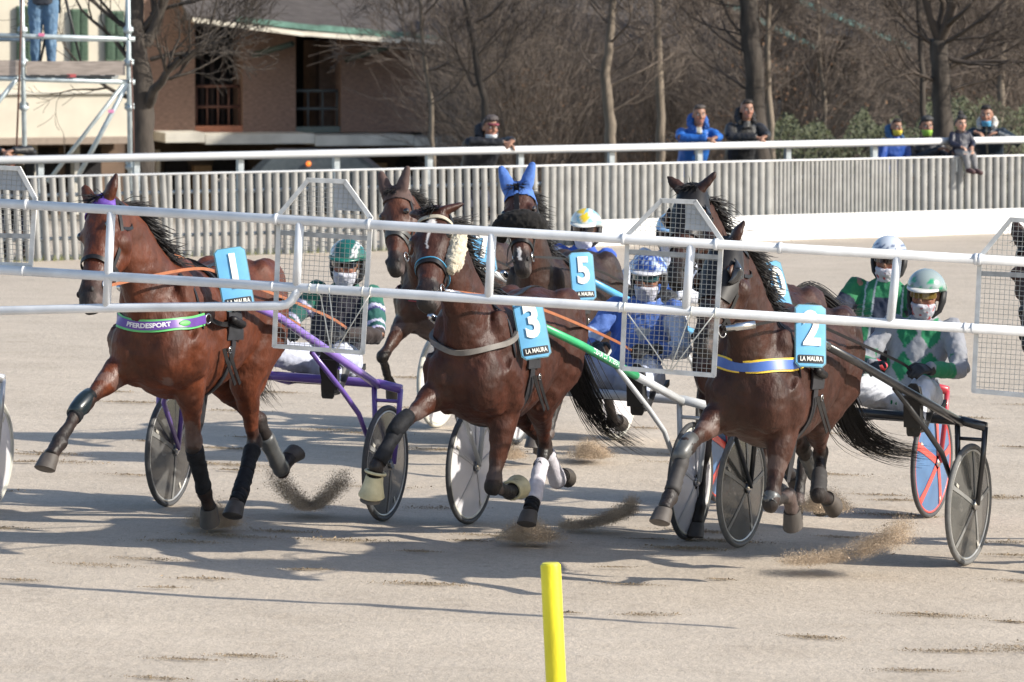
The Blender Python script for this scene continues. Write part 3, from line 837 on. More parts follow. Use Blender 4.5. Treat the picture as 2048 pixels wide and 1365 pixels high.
HEADT = [tuple(q * 1.07 for q in r_) for r_ in [(-.06, .050, .035, .075), (-.02, .072, .055, .115), (.04, .088, .066, .15), (.11, .102, .070, .185), (.18, .108, .068, .20), (.25, .098, .060, .195), (.33, .078, .054, .165), (.41, .064, .050, .125), (.49, .056, .046, .098), (.55, .058, .046, .092), (.595, .056, .040, .088), (.625, .046, .026, .076), (.64, .026, .006, .05)]]
def head_at(t):
    for i in range(len(HEADT) - 1):
        a, b = HEADT[i], HEADT[i + 1]
        if a[0] <= t <= b[0]:
            k = (t - a[0]) / (b[0] - a[0]); return [a[j] * (1 - k) + b[j] * k for j in range(4)]
    return HEADT[0] if t < 0 else HEADT[-1]
class Head:
    def __init__(s, Pp, D, yaw):
        s.P = V(Pp); s.D = V(D).normalized(); n0 = V((math.cos(rad(yaw)), math.sin(rad(yaw)), 0))
        s.N = (n0 - s.D * n0.dot(s.D)).normalized(); s.L = s.N.cross(s.D)
    def pt(s, t, l, n): return s.P + s.D * t + s.L * l + s.N * n
    def surf(s, t, ang, off=0.0):
        """surface point of the head, ang 0 = face front, 90 = left side"""
        _, w, nt_, nb = head_at(t)
        c = (nt_ - nb) / 2; h = (nt_ + nb) / 2
        ca, sa = math.cos(rad(ang)), math.sin(rad(ang))
        e = .82
        y = (w + off) * math.copysign(abs(sa) ** e, sa); z = c + (h + off) * math.copysign(abs(ca) ** e, ca)
        return s.pt(t, y, z)
    def ring(s, t, n=20, off=0.0): return [s.surf(t, 360 * k / n, off) for k in range(n)]

COAT = {}
def coat_mat():
    m = M('horse_coat', rough=.56, var=.30, scale=10, attr=True, bump=.0045, bscale=70, spec=.40, rvar=.16, stretch=(1, 1, .5))
    return m
HOOF = M('hoof_horn', (.065, .055, .048), .6, var=.3, scale=20, stretch=(1, 1, .2))
HAIR = M('black_hair', (.012, .010, .010), .6, var=.4, scale=30)
HAIRB = M('brown_hair', (.06, .032, .02), .45, var=.4, scale=30)
LEATH = M('black_leather', (.013, .012, .013), .45, var=.3, scale=30, spec=.3)
EYE = M('horse_eye', (.010, .007, .006), .06, coat=1)
NOSTRIL = M('nostril_dark', (.012, .009, .009), .7)
METALM = M('harness_steel', (.6, .6, .6), .22, metal=1)

def build_horse(name, label, frame, pose, Pp, D, yaw, brown, black=(.016, .012, .011), blaze=None, legs=None, ears='up', seed=0, tail=None, mane=True, facebrown=None, nvox=.0125, earspread=1.0):
    root = thing(name, label, 'horse', mat=frame, group=None)
    mb = MB(); R = random.Random(seed)
    def sec(x, zc, rz, ry, n=22, pw=.88):
        return [V((x, ry * math.copysign(abs(math.cos(2 * math.pi * k / n)) ** pw, math.cos(2 * math.pi * k / n)), zc + rz * math.copysign(abs(math.sin(2 * math.pi * k / n)) ** pw, math.sin(2 * math.pi * k / n)))) for k in range(n)]
    TR = [(-.80, 1.22, .10, .08), (-.74, 1.24, .22, .17), (-.62, 1.25, .285, .24), (-.48, 1.25, .315, .268), (-.32, 1.235, .31, .268), (-.14, 1.185, .335, .275), (.06, 1.145, .36, .283), (.24, 1.145, .385, .268), (.38, 1.165, .405, .245), (.52, 1.17, .385, .225), (.66, 1.15, .31, .20), (.76, 1.12, .20, .15), (.80, 1.10, .09, .08)]
    TR = [(x, ((1.15 + max(0, zc + rz - 1.15) * .86) + (zc - rz)) / 2, ((1.15 + max(0, zc + rz - 1.15) * .86) - (zc - rz)) / 2, ry) for x, zc, rz, ry in TR]
    mb.loft([sec(*t) for t in TR])
    # withers, croup, breast and shoulder muscles
    mb.ell((.36, 0, 1.435), (.24, .075, .10)); mb.ell((-.42, 0, 1.41), (.26, .17, .10))
    for s in (-1, 1):
        rot = Matrix.Rotation(rad(28), 3, 'Y')
        mb.ell((.52, .155 * s, 1.16), (.115, .085, .30), m=Matrix.Rotation(rad(22), 3, 'Y'))
        mb.ell((.69, .11 * s, 1.05), (.125, .115, .19)); mb.ell((.48, .135 * s, 1.06), (.19, .105, .22)); mb.ell((.58, .13 * s, 1.0), (.13, .10, .17))
        mb.ell((.42, .165 * s, 1.02), (.15, .085, .16))
        mb.ell((-.52, .165 * s, 1.26), (.24, .115, .25)); mb.ell((-.66, .125 * s, 1.16), (.13, .105, .27))
    # neck
    H = Head(Pp, D, yaw)
    nb = V((.52, 0, 1.225)); nt_ = H.pt(.035, 0, -.075)
    mid1 = nb.lerp(nt_, .38) + V((.0, 0, .015)); mid2 = nb.lerp(nt_, .72) + V((0, 0, .035))
    path = [nb - V((.12, 0, .10)), nb, mid1, mid2, nt_]
    rr = [(.33, .205), (.285, .165), (.215, .112), (.168, .088), (.130, .074)]
    rings = []
    fine = []
    for i in range(4):
        for k in range(5):
            t = k / 5
            p0 = path[max(0, i - 1)]; p1 = path[i]; p2 = path[i + 1]; p3 = path[min(4, i + 2)]
            q = .5 * ((2 * p1) + (p2 - p0) * t + (2 * p0 - 5 * p1 + 4 * p2 - p3) * t * t + (3 * p1 - p0 - 3 * p2 + p3) * t ** 3)
            a, b = rr[i], rr[i + 1]; fine.append((q, a[0] * (1 - t) + b[0] * t, a[1] * (1 - t) + b[1] * t))
    fine.append((path[-1], *rr[-1]))
    crest = []
    for i, (q, rz, ry) in enumerate(fine):
        a = fine[max(0, i - 1)][0]; b = fine[min(len(fine) - 1, i + 1)][0]; t = (b - a).normalized()
        lat = V((0, 1, 0)).lerp(H.L, i / (len(fine) - 1)); lat = (lat - t * lat.dot(t)).normalized(); up = t.cross(lat)
        rings.append([q + lat * (ry * math.cos(2 * math.pi * k / 18)) + up * (rz * math.sin(2 * math.pi * k / 18)) for k in range(18)])
        crest.append((q + up * rz * .93, up, lat, t))
    mb.loft(rings)
    for s in (-1, 1):   # neck muscle straps
        mb.tube([fine[3][0] + V((0, .115 * s, -.02)), fine[9][0] + V((0, .072 * s, -.03)), fine[15][0] + V((0, .05 * s, -.02))], [.09, .055, .04], 10)
    # head
    mb.loft([H.ring(t, 22) for t, *_ in HEADT])
    for s in (-1, 1):
        mb.ell(H.pt(.185, .088 * s, .030), (.034, .034, .034))
        mb.ell(H.pt(.225, .068 * s, -.085), .078)
        mb.tube([H.pt(.21, .083 * s, .01), H.pt(.33, .062 * s, -.01), H.pt(.42, .045 * s, -.01)], [.022, .017, .012], 8)
        mb.ell(H.pt(.575, .041 * s, .018), (.030, .026, .030))
        mb.ell(H.pt(.60, .018 * s, -.055), (.03, .028, .022))
    mb.ell(H.pt(.60, 0, -.02), (.042, .046, .038))
    # ears
    eard = (-H.D * .75 + V((0, 0, .75)) + H.N * .10).normalized()
    eartip = []
    for s in (-1, 1):
        base = H.pt(-.005, .058 * s, .035); sd = (eard + H.L * (.34 * s * earspread)).normalized()
        if ears == 'back': sd = (eard * .55 - H.N * .55 + H.L * .62 * s).normalized()
        pts = [base - sd * .04, base + sd * .025, base + sd * .072, base + sd * .118, base + sd * .152 + H.N * .006]
        mb.tube(pts, [.036, .043, .041, .026, .004], 10, flat=.62, up=(H.L + H.N * .25 * s))
        eartip.append((base, sd))
    # legs
    seg_dark = []
    LJ = []
    for kind, side, p in pose:
        if kind == 'f':
            E, k, f, h = J = fore(side, p)
            sh = V((.62, .13 * side, 1.13))
            mb.tube([sh, (sh + E) / 2 + V((-.01, .015 * side, .02)), E], [.13, .125, .105], 12)
            d1 = (k - E); fw = V((d1.z * -1, 0, d1.x)).normalized()
            mb.tube([E + V((-.05, 0, .05)), E + d1 * .12, E + d1 * .3 + fw * .012, E + d1 * .5, E + d1 * .72, E + d1 * .88], [.085, .098, .088, .066, .049, .045], 12, flat=.86)
            mb.ell(k, (.055, .051, .06)); mb.tube([E + d1 * .85, k, k + (f - k) * .12], [.049, .054, .046], 12)
            d2 = f - k; n2 = V((d2.z * -1, 0, d2.x)).normalized()
            mb.tube([k, k + d2 * .18, k + d2 * .5, k + d2 * .85, f], [.046, .040, .037, .040, .046], 10, flat=.85)
            mb.tube([k + d2 * .1 - n2 * .022, k + d2 * .5 - n2 * .024, f - n2 * .018], [.02, .017, .02], 8)
            mb.ell(f, (.048, .045, .05)); d3 = h - f
            mb.tube([f, f + d3 * .35, f + d3 * .58], [.044, .039, .046], 10)
            seg_dark += [(sh, E, .12, 0, 0), (E, E + d1 * .55, .09, 0, 0), (E + d1 * .55, E + d1 * .9, .06, 0.0, .75), (E + d1 * .9, k, .05, .8, 1), (k, f, .04, 1, 1), (f, h, .04, 1, 1)]
        else:
            Hh, s, k, f, h = J = hind(side, p)
            d0 = s - Hh; d1 = k - s
            bk = V((-.68, .13 * side, 1.16))
            mb.tube([Hh + V((-.02, .01 * side, .10)), Hh + d0 * .45 + V((-.03, .03 * side, 0)), s + V((-.04, .01 * side, .03)), s + d1 * .22], [.205, .205, .16, .115], 14, flat=.74, up=(1, 0, 0))
            mb.tube([bk, bk.lerp(s + d1 * .28, .55) + V((-.03, 0, -.02)), s + d1 * .42], [.125, .115, .062], 12, flat=.8, up=(1, 0, 0))
            mb.tube([s, s + d1 * .2, s + d1 * .4, s + d1 * .62, s + d1 * .85, k], [.105, .105, .084, .06, .046, .05], 12, flat=.8)
            n1 = V((d1.z * -1, 0, d1.x)).normalized()
            d2 = f - k
            mb.tube([s + d1 * .45 - n1 * .05, s + d1 * .8 - n1 * .038, k - n1 * .045 - d1.normalized() * .01], [.03, .018, .026], 8)
            mb.ell(k - n1 * .01, (.056, .046, .062)); n2 = V((d2.z * -1, 0, d2.x)).normalized()
            mb.tube([k, k + d2 * .15, k + d2 * .5, k + d2 * .88, f], [.054, .047, .041, .043, .049], 10, flat=.85)
            mb.tube([k + d2 * .1 - n2 * .03, k + d2 * .5 - n2 * .027, f - n2 * .02], [.022, .018, .021], 8)
            mb.ell(f, (.05, .046, .052)); d3 = h - f
            mb.tube([f, f + d3 * .35, f + d3 * .58], [.045, .040, .047], 10)
            seg_dark += [(Hh, s, .2, 0, 0), (s, s + d1 * .6, .1, 0, 0), (s + d1 * .6, k, .05, .1, .95), (k, f, .045, 1, 1), (f, h, .04, 1, 1)]
        LJ.append((kind, side, J))
    seg_dark += [(V((-.7, 0, 1.2)), V((.7, 0, 1.15)), .33, 0, 0)] + [(fine[i][0], fine[i + 3][0], fine[i][1] * .8, 0, 0) for i in range(0, 18, 3)] + [(H.pt(0, 0, -.05), H.pt(.44, 0, -.02), .1, 0, 0), (H.pt(.44, 0, -.02), H.pt(.53, 0, -.02), .07, 0, .75), (H.pt(.53, 0, -.02), H.pt(.64, 0, -.02), .07, .75, 1)]
    seg_dark += [(b + sd * .06, b + sd * .115, .03, .1, .35) for b, sd in eartip] + [(b + sd * .115, b + sd * .155, .02, .5, 1) for b, sd in eartip]
    me = remesh(mb, nvox, 9, .5)
    wrinkle(me, .007, 7.5, seed); wrinkle(me, .0025, 22, seed)
    c = coords(me); best = np.full(len(c), 9e9); dk = np.zeros(len(c))
    for a, b, r_, d0_, d1_ in seg_dark:
        a = np.array(a); b = np.array(b); ab = b - a; t = np.clip(((c - a) @ ab) / (ab @ ab), 0, 1)
        dist = np.linalg.norm(c - (a + t[:, None] * ab), axis=1) - r_
        m_ = dist < best; best[m_] = dist[m_]; dk[m_] = (d0_ + (d1_ - d0_) * t)[m_]
    nzv = np.array([noise.fractal(V(p) * 5.5 + V((seed, 0, 0)), .6, 2, 3) + .5 * noise.fractal(V(p) * 26 + V((seed, 0, 0)), .7, 2, 3) for p in c])
    dk = np.clip(dk + nzv * .18 * (dk > .02), 0, 1)
    brown = np.array(brown); bl = np.array(black)
    # natural bay coat: darker along the back line, warmer on belly and flank
    wv = np.clip((c[:, 2] - 1.15) / .5, -1, 1)
    col = brown[None] * (1 + .30 * nzv[:, None]) * (1 - .10 * wv[:, None])
    if facebrown is not None:
        hm = np.clip((c[:, 0] - .75) / .2, 0, 1)[:, None]; col = col * (1 - hm) + np.array(facebrown)[None] * (1 + .2 * nzv[:, None]) * hm
    col = col * (1 - dk[:, None]) + bl[None] * dk[:, None]
    rel = c - np.array(H.P); tt = rel @ np.array(H.D); ll = rel @ np.array(H.L); nn = rel @ np.array(H.N)
    if blaze:
        for (t0, t1, w) in blaze:
            m_ = (tt > t0) & (tt < t1) & (np.abs(ll + .012 * nzv) < w * (1 - .5 * np.abs((tt - (t0 + t1) / 2) / (t1 - t0)))) & (nn > 0)
            col[m_] = (.62, .58, .55)
    lip = (tt > .60) & (nn < .0) & (tt < .66); col[lip] = col[lip] * .5 + np.array((.14, .10, .09)) * .5
    tint(me, col)
    body = obj('body', me, coat_mat(), root)
    bvh = BVHTree.FromPolygons([v.co.copy() for v in me.vertices], [tuple(p.vertices) for p in me.polygons])
    # hooves, each a part
    for kind, side, J in LJ:
        f, h = J[-2], J[-1]; d = (h - f).normalized(); pd = d
        if d.x > 0 and d.z < 0: a_ = math.atan2(d.x, -d.z) * .42; d = V((math.sin(a_), d.y * .5, -math.cos(a_))).normalized()
        fwd = V((-d.z, 0, d.x)); fwd = (fwd - d * fwd.dot(d)).normalized(); lat = d.cross(fwd)
        hb = MB(); rings = []
        top = f + pd * .112 - d * .006
        for t, rx, ry, sh in ((0, .045, .045, 0), (.02, .050, .050, .006), (.055, .055, .053, .020), (.088, .060, .057, .032), (.093, .050, .049, .032)):
            rings.append([top + d * t + fwd * (sh + rx * math.cos(2 * math.pi * k / 16)) + lat * (ry * math.sin(2 * math.pi * k / 16)) for k in range(16)])
        hb.loft(rings); obj('hoof', hb, HOOF, root, angle=50)
    for s in (-1, 1):
        eb = MB(); eb.ell(H.pt(.19, .101 * s, .034), .0235, 14, 10); obj('eye', eb, EYE, root)
        nbm = MB(); nbm.ell(H.pt(.586, .050 * s, .026), (.019, .009, .015), m=Matrix((H.D, H.L, H.N)).transposed()); obj('nostril', nbm, NOSTRIL, root)
    # mane and forelock
    hb = MB()
    def strand(p, v, L_, wind, n=6, r=.0028):
        pts = [p]; d = V(v)
        for i in range(n):
            d = (d + wind * .16 + V((R.gauss(0, .12), R.gauss(0, .12), R.gauss(0, .12) - .10))).normalized(); pts.append(pts[-1] + d * L_ / n)
        hb.tube(pts, [r] * (n // 2) + [r * .8] * (n - n // 2) + [r * .3], 3, caps=False)
    if mane:
        for k in range(1300):
            i = R.uniform(1.5, len(crest) - 1.6); j = int(i); q, up, lat, t = crest[j]; q = q.lerp(crest[j + 1][0], i - j)
            strand(q + lat * R.gauss(0, .014) - up * .012, up * R.uniform(.25, .6) - t * R.uniform(.4, 1.0) + lat * R.choice((-1, 1, 1, 1)) * R.uniform(.4, 1.1), R.uniform(.10, .21) * (1 if R.random() < .88 else 1.35), V((-.9, .1, .1)), 5, .0034)
        obj('mane', hb, HAIR, root, fix=False); hb = MB()
        for k in range(70):
            strand(H.pt(-.02, R.gauss(0, .02), .04), H.N * .8 + H.D * R.uniform(.1, .7) + H.L * R.gauss(0, .35), R.uniform(.06, .13), V((-.5, .1, 0)), 4)
        obj('forelock', hb, HAIR, root, fix=False)
    hb = MB()
    if tail:
        for k in range(460):
            a = R.uniform(0, 6.28); rr_ = R.uniform(0, .032); n = 12; pts = []
            fan = R.gauss(0, 1), R.gauss(0, 1); L_ = R.uniform(.55, 1.0); wv_ = R.uniform(0, 6.28)
            for i in range(n + 1):
                t = i / n * L_; x = t * (len(tail) - 1); j = min(int(x), len(tail) - 2); u = x - j
                p0 = V(tail[max(0, j - 1)]); p1 = V(tail[j]); p2 = V(tail[j + 1]); p3 = V(tail[min(len(tail) - 1, j + 2)])
                q = .5 * ((2 * p1) + (p2 - p0) * u + (2 * p0 - 5 * p1 + 4 * p2 - p3) * u * u + (3 * p1 - p0 - 3 * p2 + p3) * u ** 3)
                sp = .020 + .024 * math.sin(min(1, t * 1.05) * math.pi * .62)
                pts.append(q + V((0, fan[0] * sp, fan[1] * sp * .8)) + V((0, math.sin(wv_ + t * 7), math.cos(wv_ + t * 6))) * .007 * t)
            hb.tube(pts, [.0030] * 6 + [.0028, .0024, .002, .0016, .0012, .0008, .0005], 3, caps=False)
        obj('tail', hb, HAIR, root, fix=False)
    return dict(root=root, head=H, bvh=bvh, legs=LJ, body=body, fine=fine, frame=frame)

# ------------------------------------------------------------------ harness
def hit(h, o, d, off):
    o = V(o); d = V(d).normalized()
    p, n, i, dist = h['bvh'].ray_cast(o + d * 2.0, -d)
    if p is None: return o + d * .3, d
    if n.dot(d) < 0: n = -n
    return p + n * off, n
def smooth_pts(pts, it=2):
    for _ in range(it):
        pts = [pts[0]] + [(pts[i - 1] + pts[i] * 2 + pts[i + 1]) / 4 for i in range(1, len(pts) - 1)] + [pts[-1]]
    return pts
def strap_rays(h, rays, w, th, mat, name='strap', off=.004, sm=1):
    """strap lying on the coat: rays is a list of (origin, direction)"""
    ps, ns = [], []
    for o, d in rays:
        p, n = hit(h, o, d, off); ps.append(p); ns.append(n)
    ps = smooth_pts(ps, sm); ns = [n.normalized() for n in smooth_pts(ns, 3)]
    sd = []
    for i in range(len(ps)):
        t = (ps[min(len(ps) - 1, i + 1)] - ps[max(0, i - 1)]); t.normalize(); sd.append(ns[i].cross(t).normalized())
    mb = MB(); mb.ribbon(ps, ns, sd, w, th)
    return obj(name, mb, mat, h['root'], angle=40), ps, ns, sd
def girth_rays(x, a0, a1, n=24, c=1.15): return [((x, 0, c), (0, math.cos(rad(a0 + (a1 - a0) * k / n)), math.sin(rad(a0 + (a1 - a0) * k / n)))) for k in range(n + 1)]
def free_strap(h, pts, w, th, mat, name='strap', up=(0, 0, 1), n=None):
    ps = [V(p) for p in pts]; fine = []
    for i in range(len(ps) - 1):
        for k in range(6):
            t = k / 6; p0 = ps[max(0, i - 1)]; p1 = ps[i]; p2 = ps[i + 1]; p3 = ps[min(len(ps) - 1, i + 2)]
            fine.append(.5 * ((2 * p1) + (p2 - p0) * t + (2 * p0 - 5 * p1 + 4 * p2 - p3) * t * t + (3 * p1 - p0 - 3 * p2 + p3) * t ** 3))
    fine.append(ps[-1]); sd = []; ns = []
    for i in range(len(fine)):
        t = (fine[min(len(fine) - 1, i + 1)] - fine[max(0, i - 1)]).normalized(); s = V(up) - t * V(up).dot(t); s.normalize(); sd.append(s); ns.append(t.cross(s))
    mb = MB(); mb.ribbon(fine, ns, sd, w, th); return obj(name, mb, mat, h['root'], angle=40)
def head_ring(h, t, w, th, mat, name, a0=0, a1=360, n=30, tilt=0.0, off=.004):
    H = h['head']; rings = []
    for k in range(n + 1):
        a = a0 + (a1 - a0) * k / n; tt = t + tilt * math.cos(rad(a)) * .5
        rings.append([H.surf(tt - w / 2, a, off), H.surf(tt + w / 2, a, off), H.surf(tt + w / 2, a, off + th), H.surf(tt - w / 2, a, off + th)])
    mb = MB(); mb.loft(rings, caps=(abs(a1 - a0) < 359)); return obj(name, mb, mat, h['root'], angle=40)
def head_long(h, t0, t1, ang0, ang1, w, th, mat, name, off=.005, n=10):
    H = h['head']; ps = []; ns = []; sd = []
    for k in range(n + 1):
        t = t0 + (t1 - t0) * k / n; a = ang0 + (ang1 - ang0) * k / n
        p = H.surf(t, a, off); q = H.surf(t, a, off + .02); ps.append(p); ns.append((q - p).normalized())
    for i in range(n + 1):
        tg = (ps[min(n, i + 1)] - ps[max(0, i - 1)]).normalized(); sd.append(ns[i].cross(tg).normalized())
    mb = MB(); mb.ribbon(ps, ns, sd, w, th); return obj(name, mb, mat, h['root'], angle=40)
def ring_metal(h, c, nrm, r, tr=.0035, name='ring', mat=None):
    nrm = V(nrm).normalized(); u = nrm.orthogonal().normalized(); w = nrm.cross(u); c = V(c)
    mb = MB(); rings = []
    for k in range(18):
        a = 2 * math.pi * k / 18; d = u * math.cos(a) + w * math.sin(a)
        rings.append([c + d * (r + tr * math.cos(b)) + nrm * (tr * math.sin(b)) for b in [2 * math.pi * j / 6 for j in range(6)]])
    rings.append(rings[0]); mb.loft(rings, caps=False); return obj(name, mb, mat or METALM, h['root'])
def bridle(h, nose_t=.42, nose_mat=LEATH, nose_w=.028, double=False, brow=True, brow_mat=LEATH, bit=True):
    head_ring(h, nose_t, nose_w, .006, nose_mat, 'noseband', tilt=-.03)
    if double: head_ring(h, nose_t + .055, nose_w * .9, .006, nose_mat, 'noseband', tilt=-.10)
    for s in (1, -1):
        head_long(h, .0, nose_t + .07, 75 * s, 98 * s, .02, .005, LEATH, 'cheek_strap')
    if brow: head_ring(h, .07, .025, .006, brow_mat, 'browband', -85, 85, 18)
    head_ring(h, .0, .026, .006, LEATH, 'headpiece', -120, 120, 20)
    head_ring(h, .16, .02, .005, LEATH, 'throat_strap', 88, 272, 20, tilt=.25)
    if bit:
        H = h['head']
        for s in (1, -1): ring_metal(h, H.pt(.52, .066 * s, -.055), H.L, .033, .0042, 'bit_ring')
def number_plate(h, num, x, y=.27, z=1.36, yaw=40, tilt=8, wd=.165, ht=.335, sz=.225):
    """bent rigid number cloth beside the saddle"""
    n = V((math.cos(rad(yaw)), math.sin(rad(yaw)), .22)).normalized(); lat = V((-math.sin(rad(yaw)), math.cos(rad(yaw)), 0)); lat = (Matrix.Rotation(rad(tilt), 3, n) @ lat).normalized()
    up = n.cross(lat); c = V((x, y, z))
    def at(u, v, o=0.0):
        """u across, v up, gently rolled over the horse's back at the top"""
        k = max(0, v - ht * .34); b = -k * k * 3.0
        return c + lat * u + up * (v - k * k * .9) + n * (o + b)
    def panel(w, hh, r, o, th, vo=0):
        mb = MB(); rows = []
        N = 16
        for i in range(N + 1):
            v = -hh / 2 + hh * i / N; e = hh / 2 - abs(v)
            ww = w / 2 - (r - math.sqrt(max(0, r * r - max(0, r - e) ** 2)) if e < r else 0)
            rows.append([at(-ww, v + vo, o), at(0, v + vo, o + .008), at(ww, v + vo, o), at(ww, v + vo, o + th), at(0, v + vo, o + th + .008), at(-ww, v + vo, o + th)])
        mb.loft(rows); return mb
    rim = obj('number_cloth', panel(wd + .012, ht + .012, .024, -.002, .006), M('cloth_rim', (.10, .22, .26), .5, var=.2), h['root'], angle=40)
    face = obj('cloth_face', panel(wd, ht, .020, .002, .005), M('cloth_blue', (.13, .40, .66), .5, var=.10, scale=14), None, angle=40); face.parent = rim
    blk = obj('name_strip', panel(wd * .90, .045, .006, .0045, .005, vo=-ht / 2 + .038), M('strip_black', (.02, .025, .03), .5), None, angle=40); blk.parent = rim
    def put(me, sc_, uo, vo, o, nm, mat):
        cc = coords(me); out = np.empty_like(cc)
        for i, p in enumerate(cc):
            u = p[0] + uo; q = at(u, p[1] + vo, o + .008 * (1 - abs(u) / (wd / 2)) + p[2]); out[i] = q
        setcoords(me, out); t = obj(nm, me, mat, None, smooth=False); t.parent = rim
    WHT = M('digit_white', (.80, .80, .74), .6, var=.08)
    put(text_mesh(num, sz * 1.12, .010, .0012, sx=.78 if len(num) == 1 else .56), 1, .004, .030, .0135, 'number', WHT)
    put(text_mesh('LA MAURA', .035, .0008, .0008, sx=.74), 1, 0, -ht / 2 + .038, .0145, 'lettering', WHT)
def saddle(h, x=.27, col=None):
    m = col or M('saddle_black', (.022, .022, .026), .55, var=.3, scale=25)
    strap_rays(h, girth_rays(x, -12, 192), .15, .012, m, 'saddle_pad', off=.004)
    strap_rays(h, girth_rays(x + .01, 192, 348, 26), .055, .008, m, 'girth')
    strap_rays(h, girth_rays(x, 20, 160, 20), .075, .016, LEATH, 'saddle_tree', off=.014)
    for s in (1, -1):
        p, n = hit(h, (x, 0, 1.15), (0, math.cos(rad(66)) * s, math.sin(rad(66))), .03); ring_metal(h, p, (1, 0, 0), .022, .003, 'terret')
        p, n = hit(h, (x, 0, 1.15), (0, s, .12), .03)
        mb = MB(); mb.tube([p + V((.10, 0, .02)), p + V((.06, 0, .015)), p + V((-.06, 0, -.015))], [.020, .022, .022], 10); obj('shaft_holder', mb, LEATH, h['root'])
    strap_rays(h, [((x - .1 - .8 * k / 14, 0, 1.2), (0, .0, 1)) for k in range(15)], .03, .006, LEATH, 'back_strap')
def breast(h, m, w=.06, th=.010, z0=1.23, z1=1.08, a0=-100, a1=100, edge=None, x0=.42):
    rays = []
    n = 34
    for k in range(n + 1):
        a = a0 + (a1 - a0) * k / n; z = z1 + (z0 - z1) * abs(a / 100) ** 1.5
        rays.append(((x0, 0, z), (math.cos(rad(a)), math.sin(rad(a)), 0)))
    if edge:
        strap_rays(h, rays, w + .022, th * .8, edge, 'breast_collar_edge', off=.006, sm=4)
    return strap_rays(h, rays, w, th, m, 'breast_collar', off=.009, sm=4)
def boot(h, leg, i, a, b, r0, r1, mat, name='leg_boot', n=14, extra=0.0):
    J = h['legs'][leg][2]; p = J[i].lerp(J[i + 1], a); q = J[i].lerp(J[i + 1], b)
    mb = MB(); R = random.Random(int(a * 97 + b * 31 + leg)); pts, rs = [], []
    for k in range(13):
        t = k / 12; r = r0 * (1 - t) + r1 * t
        r *= (.93 if k in (0, 12) else 1.0) * (1 - .10 * math.sin(t * math.pi)) * (1 + R.uniform(-.035, .035)) * (1.035 if k in (3, 4, 8, 9) else 1)
        pts.append(p.lerp(q, t) + V((R.gauss(0, .0015), R.gauss(0, .0015), 0))); rs.append(r)
    mb.tube(pts, rs, n, flat=.90, up=(1, 0, 0))
    return obj(name, mb, mat, h['root'])
def knee_boot(h, leg, i, mat):
    J = h['legs'][leg][2]; k = J[i]; d = (J[i + 1] - J[i - 1]).normalized()
    mb = MB(); mb.tube([k - d * .09, k - d * .05, k, k + d * .05, k + d * .10], [.046, .053, .056, .052, .042], 14, flat=.92, up=(1, 0, 0)); return obj('knee_boot', mb, mat, h['root'])
def bell_boot(h, leg, mat):
    J = h['legs'][leg][2]; f, hf = J[-2], J[-1]; d = (hf - f).normalized(); fwd = V((-d.z, 0, d.x))
    mb = MB(); rings = []
    for t, r in ((.05, .045), (.06, .05), (.085, .052), (.12, .060), (.165, .074), (.17, .072), (.165, .066), (.10, .050)):
        c = f + d * t + fwd * (t * .12); u = d.orthogonal().normalized(); w = d.cross(u)
        rings.append([c + u * r * math.cos(2 * math.pi * k / 18) + w * r * math.sin(2 * math.pi * k / 18) for k in range(18)])
    mb.loft(rings, caps=False); rb = obj('bell_boot', mb, mat, h['root'])
    ring_metal(h, f + d * .035, d + V((.25, 0, 0)), .055, .0085, 'boot_collar', mat)
def ear_hood(h, mat, top=True):
    H = h['head']; mb = MB()
    eard = (-H.D * .75 + V((0, 0, .75)) + H.N * .10).normalized()
    for s in (-1, 1):
        base = H.pt(-.005, .058 * s, .035); sd = (eard + H.L * (.34 * s)).normalized()
        mb.tube([base - sd * .05, base + sd * .03, base + sd * .075, base + sd * .125, base + sd * .168, base + sd * .180], [.050, .052, .046, .036, .025, .012], 14, flat=.75, up=(H.L + H.N * .25 * s))
    rr_ = []
    for t in (-.05, -.02, .02, .06, .085): rr_.append([H.surf(t, a, .013) for a in np.linspace(-100, 100, 18)] + [H.surf(t, a, .001) for a in np.linspace(100, -100, 18)])
    mb.loft(rr_)
    me = remesh(mb, .009, 3); wrinkle(me, .003, 22); return obj('ear_hood', me, mat, h['root'])
def hood(h, t1=.33, mat=None, cups=True, cut=True):
    """blinker hood drawn over the face, with eye cups"""
    mat = mat or LEATH; H = h['head']
    mb = MB(); rr_ = []
    for t in np.linspace(-.045, t1, 12): rr_.append([H.surf(t, a, .011) for a in np.linspace(-84, 84, 26)] + [H.surf(t, a, .003) for a in np.linspace(84, -84, 26)])
    mb.loft(rr_); o = obj('blinker_hood', mb, mat, h['root'], angle=50)
    for s in (-1, 1):
        c = H.pt(.20, .112 * s, .03); out = (H.L * s).normalized()
        # cup: half bowl open to the front
        mb = MB(); rings = []
        for i in range(7):
            b = math.pi / 2 * i / 6
            ring = []
            for k in range(13):
                a = math.pi * k / 12
                # half circle behind the eye, bulging outward
                ring.append(c + H.D * (.075 * math.cos(a) * math.cos(b)) - H.N * (.065 * math.sin(a) * math.cos(b) - .015) + out * (.055 * math.sin(b) * (.35 + .65 * math.sin(a))))
            rings.append(ring)
        mb.loft(rings, caps=False, closed=False)
        cup = obj('eye_cup', mb, M('eye_cup', (.03, .03, .032), .18, coat=.6), h['root'])
        sd_ = cup.modifiers.new('s', 'SOLIDIFY'); sd_.thickness = .006
        mb = MB(); mb.ell(c + out * .006, (.040, .012, .034), m=Matrix((H.D, out, H.N)).transposed()); obj('eye_opening', mb, M('eye_skin', (.10, .045, .025), .5), h['root'])
    return o
def rein(h, pts, col=None, w=.016, name='rein'):
    return free_strap(h, pts, w, .004, col or LEATH, name, up=(0, 0, 1))
